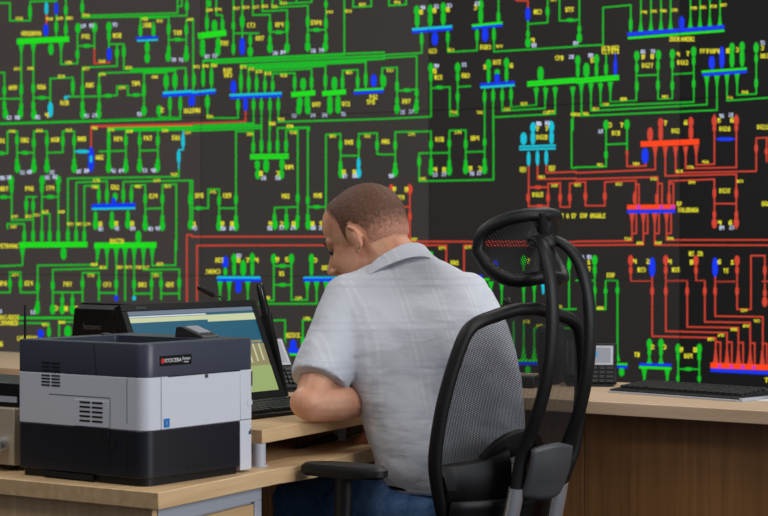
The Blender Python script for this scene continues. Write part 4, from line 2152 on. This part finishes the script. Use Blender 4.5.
for q in range(5):
    t = q*2*math.pi/5+.35; d = Vector((math.cos(t), math.sin(t), 0))
    wp('base_leg', MB().tube([seatc+Vector((0, 0, .11)), seatc+d*.30+Vector((0, 0, .075))], [(.03, .02), (.02, .014)], 10, ref=(0, 0, 1)), M['black'])
    s_ = d.cross(Vector((0, 0, 1)))
    wp('caster', MB().cyl(seatc+d*.31+s_*.022+Vector((0, 0, .028)), seatc+d*.31-s_*.022+Vector((0, 0, .028)), .028, 20), M['black_gloss'])
# ------------------------------------------------------------------ man
DM = Vector((-.6, .8, 0)); LM = Vector((-.8, -.6, 0)); Z3 = Vector((0, 0, 1))
hip = P(447, 500, 4.95)
man = thing('person', 'man in short-sleeved pale shirt and jeans sitting at the desk with head bowed', 'person', (hip.x, hip.y, .48))
ML = Vector(man.location)
def tex_mat(name): 
    m = bpy.data.materials.new(name); m.use_nodes = True; return m, m.node_tree, m.node_tree.nodes['Principled BSDF']
# skin
m, nt, b = tex_mat('skin')
tc = nt.nodes.new('ShaderNodeTexCoord'); n1 = nt.nodes.new('ShaderNodeTexNoise'); n1.inputs['Scale'].default_value = 14; n1.inputs['Detail'].default_value = 5
rp = nt.nodes.new('ShaderNodeValToRGB'); rp.color_ramp.elements[0].position = .3; rp.color_ramp.elements[1].position = .72
rp.color_ramp.elements[0].color = (*lin((196, 132, 102)), 1); rp.color_ramp.elements[1].color = (*lin((224, 170, 138)), 1)
nt.links.new(tc.outputs['Object'], n1.inputs['Vector']); nt.links.new(n1.outputs['Fac'], rp.inputs['Fac']); nt.links.new(rp.outputs['Color'], b.inputs['Base Color'])
b.inputs['Roughness'].default_value = .5; b.inputs['Subsurface Weight'].default_value = .08; b.inputs['Subsurface Radius'].default_value = (.012, .005, .003)
n2 = nt.nodes.new('ShaderNodeTexNoise'); n2.inputs['Scale'].default_value = 160; bp = nt.nodes.new('ShaderNodeBump'); bp.inputs['Strength'].default_value = .12; bp.inputs['Distance'].default_value = .004
nt.links.new(tc.outputs['Object'], n2.inputs['Vector']); nt.links.new(n2.outputs['Fac'], bp.inputs['Height']); nt.links.new(bp.outputs['Normal'], b.inputs['Normal'])
M['skin'] = m
# head frame
HC = P(366, 238, 5.08)
fwd = Vector((-.86, .51, 0)).normalized(); lft = Vector((-fwd.y, fwd.x, 0)); pit = math.radians(27); rol = math.radians(4)
R0 = Matrix((fwd, lft, Z3)).transposed()
HR = R0 @ Matrix.Rotation(pit, 3, 'Y') @ Matrix.Rotation(rol, 3, 'X')
HS = 1.13
HM = Matrix.Translation(HC) @ HR.to_4x4() @ Matrix.Scale(HS, 4)
def H(x, y, z): return HM @ Vector((x, y, z))
hd = MB()
def he(c, r, R=None): hd.ell(c, r, R, 24, 16)
he((-.014, 0, .032), (.100, .079, .090)); he((.02, 0, .05), (.075, .070, .070))
he((-.035, 0, .0), (.075, .070, .075))
he((.036, 0, -.030), (.058, .060, .085)); he((.036, 0, -.082), (.050, .050, .036)); he((.078, 0, -.102), (.020, .024, .018))
hd.cap((.092, 0, .014), (.121, 0, -.030), .008, .0115); he((.108, .011, -.037), (.011, .009, .008)); he((.108, -.011, -.037), (.011, .009, .008))
for s in (1, -1):
    hd.cap((.070, s*.045, .022), (.088, s*.012, .020), .011, .012); he((.060, s*.036, -.032), (.028, .022, .030)); he((.02, s*.055, -.055), (.045, .014, .035))
hd.cap((.088, .020, -.064), (.092, -.020, -.064), .0065); hd.cap((.086, .016, -.075), (.086, -.016, -.075), .0075)
for s in (1, -1):
    Re = Matrix.Rotation(math.radians(14), 3, 'Y')
    hd.ell((-.018, s*.079, -.014), (.0135, .006, .028), Matrix.Rotation(s*math.radians(18), 3, 'Z') @ Re)
    ear = []
    for q in range(18):
        t = 2*math.pi*q/18
        v = Vector((.0140*math.cos(t)*(1 if math.sin(t) > 0 else .75), 0, .030*math.sin(t))); v = Re @ v
        ear.append(Vector((-.018, s*(.081+.010*(-math.cos(t)*.5+.5)), -.014))+v)
    hd.tube(ear, .0042, 8, closed=True); he((-.010, s*.079, -.042), (.007, .006, .009))
hd.xf(HM)
bd = MB(); bd.v = hd.v[:]; bd.f = [f[:] for f in hd.f]; bd.m = hd.m[:]
# trunk landmarks
pel = P(447, 497, 4.95)
SHC = P(407, 285, 5.05)
nb = P(392, 272, 5.07)
shL = P(347, 300, 4.95); shR = P(468, 296, 5.22)
bd.cap(H(-.030, 0, -.03), H(-.042, 0, -.085), .062*HS, .064*HS); bd.cap(H(-.042, 0, -.085), nb-Z3*.03+DM*.045, .062, .060)
bd.cap(H(.0, 0, -.06), nb+DM*.03-Z3*.02, .048, .07)
bd.cap(nb-Z3*.06, pel, .10, .11); bd.cap(shL+(shR-shL)*.15-Z3*.02, shR-(shR-shL)*.15-Z3*.02, .055)
# left arm, right arm
elL = P(311, 407, 4.79); elL.z = RZ+.047
wrL = Vector((elL.x+.165, elL.y+.165, RZ+.035))
bd.cap(shL, shL+(elL-shL)*.55, .052, .052); bd.cap(shL+(elL-shL)*.5, elL, .052, .046)
mid = elL+(wrL-elL)*.33+Vector((.008, -.012, .004))
bd.ell(elL+Vector((-.008, -.006, .003)), (.046, .044, .042)); bd.cap(elL, mid, .046, .050); bd.cap(mid, wrL, .048, .030)
elR = Vector((.215, 5.33, .86)); wrR = P(372, 428, 5.16)
bd.cap(shR, elR, .052, .045); bd.cap(elR, elR+(wrR-elR)*.4, .045, .043); bd.cap(elR+(wrR-elR)*.4, wrR, .043, .029)
def hand(w, d, nrm, side, L=.19, curl=.5):
    """w wrist, d direction, nrm out of the back of the hand, side towards the thumb"""
    d = d.normalized(); side = (side-d*side.dot(d)).normalized(); nrm = (nrm-d*nrm.dot(d)-side*nrm.dot(side)).normalized()
    R = Matrix((d, side, nrm)).transposed()
    bd.ell(w+d*.05, (.055, .042, .016), R, 16, 12)
    bd.cap(w, w+d*.03, .027, .026)
    for i, ln in enumerate((.072, .080, .075, .060)):
        o = w+d*(.088-(.006 if i in (0, 3) else 0))+side*(.030-.020*i)
        a = .25*curl; p = o-d*.02
        for k, fr in enumerate((.45, .32, .23)):
            dd = d*math.cos(a)-nrm*math.sin(a); q = p+dd*(ln*fr+(.02 if k == 0 else 0)); bd.cap(p, q, .0092-.0008*k, .0088-.0008*k, 10); p = q; a += .75*curl
    o = w+d*.025+side*.026; dd = (d*.75+side*.6-nrm*.25).normalized(); q = o+dd*.05; bd.cap(o, q, .013, .0105, 10); dd = (d*.95+side*.15-nrm*.3).normalized(); bd.cap(q, q+dd*.032, .0105, .009, 10)
hand(wrL, Vector((.30, .75, -.05)), Vector((.1, 0, 1)), Vector((-.9, .4, 0)), curl=.6)
hand(wrR, Vector((-.08, -.05, -1)), Vector((.5, -.8, 0)), Vector((-.7, -.5, 0)), curl=.55)
me = remesh(bd, .0038, 3)
hair_src = [tuple(v.co) for v in me.vertices]; hair_faces = [tuple(p.vertices) for p in me.polygons]; hair_n = [tuple(v.normal) for v in me.vertices]
for v in me.vertices: v.co -= ML
body = obj('body', me, M['skin'], man)
# hair
m, nt, b = tex_mat('hair')
tc = nt.nodes.new('ShaderNodeTexCoord'); n1 = nt.nodes.new('ShaderNodeTexNoise'); n1.inputs['Scale'].default_value = 120; n1.inputs['Detail'].default_value = 6
n3 = nt.nodes.new('ShaderNodeTexNoise'); n3.inputs['Scale'].default_value = 18; n3.inputs['Detail'].default_value = 3
at = nt.nodes.new('ShaderNodeAttribute'); at.attribute_name = 'cover'
ad = nt.nodes.new('ShaderNodeMath'); ad.operation = 'MULTIPLY_ADD'; ad.inputs[1].default_value = .9; nt.links.new(n1.outputs['Fac'], ad.inputs[0]); 
sb = nt.nodes.new('ShaderNodeMath'); sb.operation = 'ADD'; nt.links.new(at.outputs['Fac'], sb.inputs[0]); sb.inputs[1].default_value = -.55; nt.links.new(sb.outputs[0], ad.inputs[2])
rp = nt.nodes.new('ShaderNodeValToRGB'); rp.color_ramp.elements[0].position = .15; rp.color_ramp.elements[1].position = .85
rp.color_ramp.elements[0].color = (*lin((190, 136, 114)), 1); rp.color_ramp.elements[1].color = (*lin((98, 68, 54)), 1)
e_ = rp.color_ramp.elements.new(.5); e_.color = (*lin((140, 98, 80)), 1)
nt.links.new(tc.outputs['Object'], n1.inputs['Vector']); nt.links.new(tc.outputs['Object'], n3.inputs['Vector'])
nt.links.new(ad.outputs[0], rp.inputs['Fac']); nt.links.new(rp.outputs['Color'], b.inputs['Base Color']); b.inputs['Roughness'].default_value = .65; b.inputs['Specular IOR Level'].default_value = .25
bp = nt.nodes.new('ShaderNodeBump'); bp.inputs['Strength'].default_value = .6; bp.inputs['Distance'].default_value = .004; nt.links.new(n1.outputs['Fac'], bp.inputs['Height']); nt.links.new(bp.outputs['Normal'], b.inputs['Normal'])
M['hair'] = m
HI = HM.inverted()
def cover(x, y, z):     # how densely the cropped hair covers this spot of the head (length of the cut)
    if x > .012:
        line = .104+(x-.03)*.25
        if abs(y) > .04: line = max(line*0, .030+(x-.008)*1.6)
        c = (z-line)/.022
    elif x > -.022: c = (z-(-.025 if abs(y) > .05 else -.03))/.03 if x > -.012 or z > .03 else -1
    else: c = (z-(-.040+.0*x))/.06
    if (x+.018)**2/.026**2+(z+.014)**2/.038**2 < 1 and abs(y) > .05: c = -1
    c = max(-1, min(1, c))
    if x < .02 and z < .02: c = min(c, .45+(z+.06)*5)
    # thin patch on the crown and forelock
    c -= .45*math.exp(-((x-.045)**2+(y)**2)/.030**2) if z > .06 else 0
    return c
inv = [HI @ Vector(c) for c in hair_src]
cov = [cover(*p) if (-.14 < p.x < .12 and abs(p.y) < .082 and -.09 < p.z < .2) else -1 for p in inv]
keep = [f for f in hair_faces if all(cov[i] > 0 for i in f)]
ids = sorted({i for f in keep for i in f}); mp = {i: k for k, i in enumerate(ids)}
vs = [Vector(hair_src[i])+Vector(hair_n[i])*(.0012+.0035*min(1, cov[i]*1.2))-ML for i in ids]
hm = bpy.data.meshes.new('hair'); hm.from_pydata([tuple(v) for v in vs], [], [tuple(mp[i] for i in f) for f in keep])
a_ = hm.attributes.new('cover', 'FLOAT', 'POINT')
for k, i in enumerate(ids): a_.data[k].value = max(0, min(1, cov[i]))
obj('hair', hm, M['hair'], man)
# eyes
M['eye'] = mat('eye', (60, 46, 40), .2); M['eyebrow'] = mat('eyebrow', (92, 62, 48), .8)
for s in (1, -1):
    mb = MB().ell((.079, s*.030, .000), (.011, .014, .0075)).xf(HM).sh(-ML); obj('eye', mb, M['eye'], man)
    mb = MB().tube([(.076, s*.050, .026), (.090, s*.034, .032), (.098, s*.014, .028)], [(.003, .005), (.003, .006), (.002, .005)], 8).xf(HM).sh(-ML); obj('eyebrow', mb, M['eyebrow'], man)
# shirt ------------------------------------------------------------------
m, nt, b = tex_mat('shirt')
tc = nt.nodes.new('ShaderNodeTexCoord'); mp_ = nt.nodes.new('ShaderNodeMapping'); mp_.inputs['Rotation'].default_value = (0, 0, -math.atan2(DM.y, DM.x))
nt.links.new(tc.outputs['Object'], mp_.inputs['Vector'])
def stripes(axis_rot, freq, width):
    sp = nt.nodes.new('ShaderNodeSeparateXYZ'); nt.links.new(mp_.outputs['Vector'], sp.inputs[0])
    def mth(op, a, b2=None):
        n = nt.nodes.new('ShaderNodeMath'); n.operation = op
        for i, v in enumerate((a, b2)):
            if v is None: continue
            if isinstance(v, (int, float)): n.inputs[i].default_value = v
            else: nt.links.new(v, n.inputs[i])
        return n.outputs[0]
    x = sp.outputs[axis_rot]
    f = mth('FRACT', mth('MULTIPLY', x, freq)); g_ = mth('FRACT', mth('MULTIPLY', x, freq*6))
    a1 = mth('LESS_THAN', f, width); a2 = mth('LESS_THAN', g_, .4)
    return mth('MULTIPLY', a1, a2)
s1 = stripes(1, 9, .35); s2 = stripes(2, 9, .35)
mx1 = nt.nodes.new('ShaderNodeMix'); mx1.data_type = 'RGBA'; mx1.inputs[6].default_value = (*lin((202, 205, 213)), 1); mx1.inputs[7].default_value = (*lin((210, 212, 219)), 1)
nt.links.new(s1, mx1.inputs[0])
mx2 = nt.nodes.new('ShaderNodeMix'); mx2.data_type = 'RGBA'; nt.links.new(mx1.outputs[2], mx2.inputs[6]); mx2.inputs[7].default_value = (*lin((197, 200, 210)), 1)
nt.links.new(s2, mx2.inputs[0]); nt.links.new(mx2.outputs[2], b.inputs['Base Color']); b.inputs['Roughness'].default_value = .85; b.inputs['Specular IOR Level'].default_value = .2
mp2 = nt.nodes.new('ShaderNodeMapping'); mp2.inputs['Rotation'].default_value = (.5, .9, .3); mp2.inputs['Scale'].default_value = (3.0, 3.0, 9.0)
n1 = nt.nodes.new('ShaderNodeTexNoise'); n1.inputs['Scale'].default_value = 1.6; n1.inputs['Detail'].default_value = 3; n1.inputs['Distortion'].default_value = .6
nt.links.new(tc.outputs['Object'], mp2.inputs['Vector']); nt.links.new(mp2.outputs['Vector'], n1.inputs['Vector'])
bp = nt.nodes.new('ShaderNodeBump'); bp.inputs['Strength'].default_value = .32; bp.inputs['Distance'].default_value = .03; nt.links.new(n1.outputs['Fac'], bp.inputs['Height'])
nt.links.new(bp.outputs['Normal'], b.inputs['Normal'])
M['shirt'] = m
sh = MB()
# rings: (photo row, left x, right x, depth of centre, half depth b)
rows = [(489, 391, 512, 4.95, .130), (470, 381, 521, 4.955, .138), (440, 371, 526, 4.965, .142), (410, 362, 524, 4.98, .140), (380, 352, 520, 4.995, .136), (350, 343, 515, 5.01, .130), (325, 338, 508, 5.025, .122), (305, 338, 500, 5.04, .112), (288, 345, 489, 5.05, .098), (277, 351, 475, 5.05, .088), (268, 362, 456, 5.045, .082), (261, 373, 441, 5.035, .074), (254, 386, 429, 5.03, .060), (249, 396, 420, 5.03, .045)]
rings = []
for y, xl, xr, Y, bd_ in rows:
    c = P((xl+xr)/2, y, Y); half = (xr-xl)/2/FPX*Y
    a = math.sqrt(max(.002, half**2-(bd_*.6)**2))/.8
    ring = []
    for q in range(40):
        t = 2*math.pi*q/40; cc, ss = math.cos(t), math.sin(t); ex = .86
        ring.append(c+LM*(a*math.copysign(abs(cc)**ex, cc))+DM*(bd_*math.copysign(abs(ss)**ex, ss)))
    rings.append(ring)
# tilt the top rings forward (shoulder slope follows the lean)
sh.loft(rings)
sh.cap(shL+(shR-shL)*.10+Z3*.005, shL, .072, .070); sh.cap(shR-(shR-shL)*.12, shR, .070, .066)
sl_e = shL+(elL-shL)*.80
# sleeve as a widening loft with an open looking end
def sleeve(s0, s1, r0, r1):
    d = (s1-s0).normalized(); 
    sh.cap(s0, s0+(s1-s0)*.5, r0, r0*1.0)
    sh.tube([s0, s0+(s1-s0)*.35, s0+(s1-s0)*.7, s1], [r0, r0*1.0, (r0+r1)/2, r1], 24)
sleeve(shL, sl_e, .069, .077)
sleeve(shR, shR+(elR-shR)*.62, .066, .070)
me = remesh(sh, .0075, 9)
# cloth folds: ridges across the back and round the sleeve
tmp = bpy.data.objects.new('tmp', me); C.objects.link(tmp)
for nm, sz, st in (('fold_a', .11, .014), ('fold_b', .045, .006)):
    tx = bpy.data.textures.new(nm, 'CLOUDS'); tx.noise_scale = sz; tx.noise_depth = 2
    dm = tmp.modifiers.new('d', 'DISPLACE'); dm.texture = tx; dm.strength = st; dm.mid_level = .5; dm.texture_coords = 'LOCAL'
sm = tmp.modifiers.new('s', 'SMOOTH'); sm.iterations = 2
dg = bpy.context.evaluated_depsgraph_get(); dg.update(); me2 = bpy.data.meshes.new_from_object(tmp.evaluated_get(dg)); bpy.data.objects.remove(tmp)
for v in me2.vertices: v.co -= ML
shirt = obj('shirt', me2, M['shirt'], man)
# sleeve hem and collar as sub-parts
dS = (sl_e-shL).normalized()
col_c = [P(366, 271, 4.955), P(379, 257.5, 4.95), P(400, 245.5, 4.955), P(416, 242.5, 4.985), P(425, 248, 5.05), P(426, 256, 5.12), P(410, 264, 5.18), P(388, 272, 5.18), P(370, 276, 5.12), P(362, 275, 5.03)]
cl = smoothpath(col_c, 5, closed=True)
cc_ = sum(cl, Vector())/len(cl)
rings = []
for p in cl:
    out = (p-cc_); out.z = 0; out = out.normalized()
    rings.append([p, p+out*.005, p+out*.030-Z3*.036, p+out*.020-Z3*.040, p-out*.006-Z3*.02])
mb = MB().loft(rings, caps=False, closed=True).sh(-ML); obj('collar', mb, M['shirt'], shirt)
# jeans -------------------------------------------------------------------
m, nt, b = tex_mat('denim')
tc = nt.nodes.new('ShaderNodeTexCoord'); n1 = nt.nodes.new('ShaderNodeTexNoise'); n1.inputs['Scale'].default_value = 9; n1.inputs['Detail'].default_value = 7; n1.inputs['Roughness'].default_value = .7
rp = nt.nodes.new('ShaderNodeValToRGB'); rp.color_ramp.elements[0].position = .35; rp.color_ramp.elements[1].position = .7
rp.color_ramp.elements[0].color = (*lin((42, 74, 122)), 1); rp.color_ramp.elements[1].color = (*lin((98, 138, 186)), 1)
nt.links.new(tc.outputs['Object'], n1.inputs['Vector']); nt.links.new(n1.outputs['Fac'], rp.inputs['Fac']); nt.links.new(rp.outputs['Color'], b.inputs['Base Color']); b.inputs['Roughness'].default_value = .9
bp = nt.nodes.new('ShaderNodeBump'); bp.inputs['Strength'].default_value = .8; bp.inputs['Distance'].default_value = .02; nt.links.new(n1.outputs['Fac'], bp.inputs['Height']); nt.links.new(bp.outputs['Normal'], b.inputs['Normal'])
M['denim'] = m
jn = MB(); pz = .575
pc = Vector((pel.x, pel.y, pz))
hL = pc+LM*.095+DM*.02; hR = pc-LM*.095+DM*.02
dL = Vector((-.72, .69, 0)).normalized(); dR = Vector((-.45, .89, 0)).normalized()
kL = hL+dL*.44-Z3*.02; kR = hR+dR*.44-Z3*.02
R_ = Matrix((DM, LM, Z3)).transposed()
jn.ell(pc+Z3*.005-DM*.005, (.135, .185, .10), R_, 28, 18)
for h_, k_2 in ((hL, kL), (hR, kR)):
    jn.cap(h_-Z3*.005, k_2, .096, .068)
    an = k_2+Vector((-.03, .05, 0)); an.z = .12
    jn.cap(k_2, an, .066, .052)
me = remesh(jn, .009, 6)
tmp = bpy.data.objects.new('tmp', me); C.objects.link(tmp)
tx = bpy.data.textures.new('fold_c', 'CLOUDS'); tx.noise_scale = .05; tx.noise_depth = 2
dm = tmp.modifiers.new('d', 'DISPLACE'); dm.texture = tx; dm.strength = .012; dm.texture_coords = 'LOCAL'
dg = bpy.context.evaluated_depsgraph_get(); dg.update(); me2 = bpy.data.meshes.new_from_object(tmp.evaluated_get(dg)); bpy.data.objects.remove(tmp)
for v in me2.vertices: v.co -= ML
jeans = obj('jeans', me2, M['denim'], man)
belt = [pc+Z3*(.075)+DM*(.128*math.sin(t)-.005)+LM*(.172*math.cos(t)) for t in [2*math.pi*q/36 for q in range(36)]]
obj('belt', MB().tube(belt, [(.018, .004)]*36, 8, closed=True, ref=(0, 0, 1)).sh(-ML), M['black'], jeans)
for k_2, dd in ((kL, dL), (kR, dR)):
    a = k_2+Vector((-.03, .05, 0)); a.z = 0
    sm_ = MB(); sm_.ell(a+dd*.07+Z3*.045, (.14, .048, .05), Matrix((dd, Vector((-dd.y, dd.x, 0)), Z3)).transposed(), 20, 12); sm_.cap(a+Z3*.06, a+Z3*.13, .045, .043)
    sm_.v = [Vector((v.x, v.y, max(v.z, .002))) for v in sm_.v]
    obj('shoe', sm_.sh(-ML), M['black_soft'], man)
# ------------------------------------------------------------------ light
w = bpy.data.worlds.new('world'); S.world = w; w.use_nodes = True
bg = w.node_tree.nodes['Background']; bg.inputs[0].default_value = (.80, .88, 1.0, 1); bg.inputs[1].default_value = .22
def area(name, loc, to, size, size_y, power, col):
    l = bpy.data.lights.new(name, 'AREA'); l.shape = 'RECTANGLE'; l.size = size; l.size_y = size_y; l.energy = power; l.color = col
    o = bpy.data.objects.new(name, l); C.objects.link(o); o.location = loc
    o.rotation_euler = (Vector(to)-Vector(loc)).to_track_quat('-Z', 'Y').to_euler(); return o
area('window_daylight', (4.6, 1.6, 2.3), (0, 5, .9), 3.2, 2.0, 190, (.93, .96, 1.0))
for x, y in ((-1.6, 3.6), (1.2, 3.6), (-1.6, 6.4), (1.2, 6.4)):
    area('ceiling_lamp', (x, y, 3.1), (x, y, 0), 1.2, .6, 26, (1.0, .95, .88))
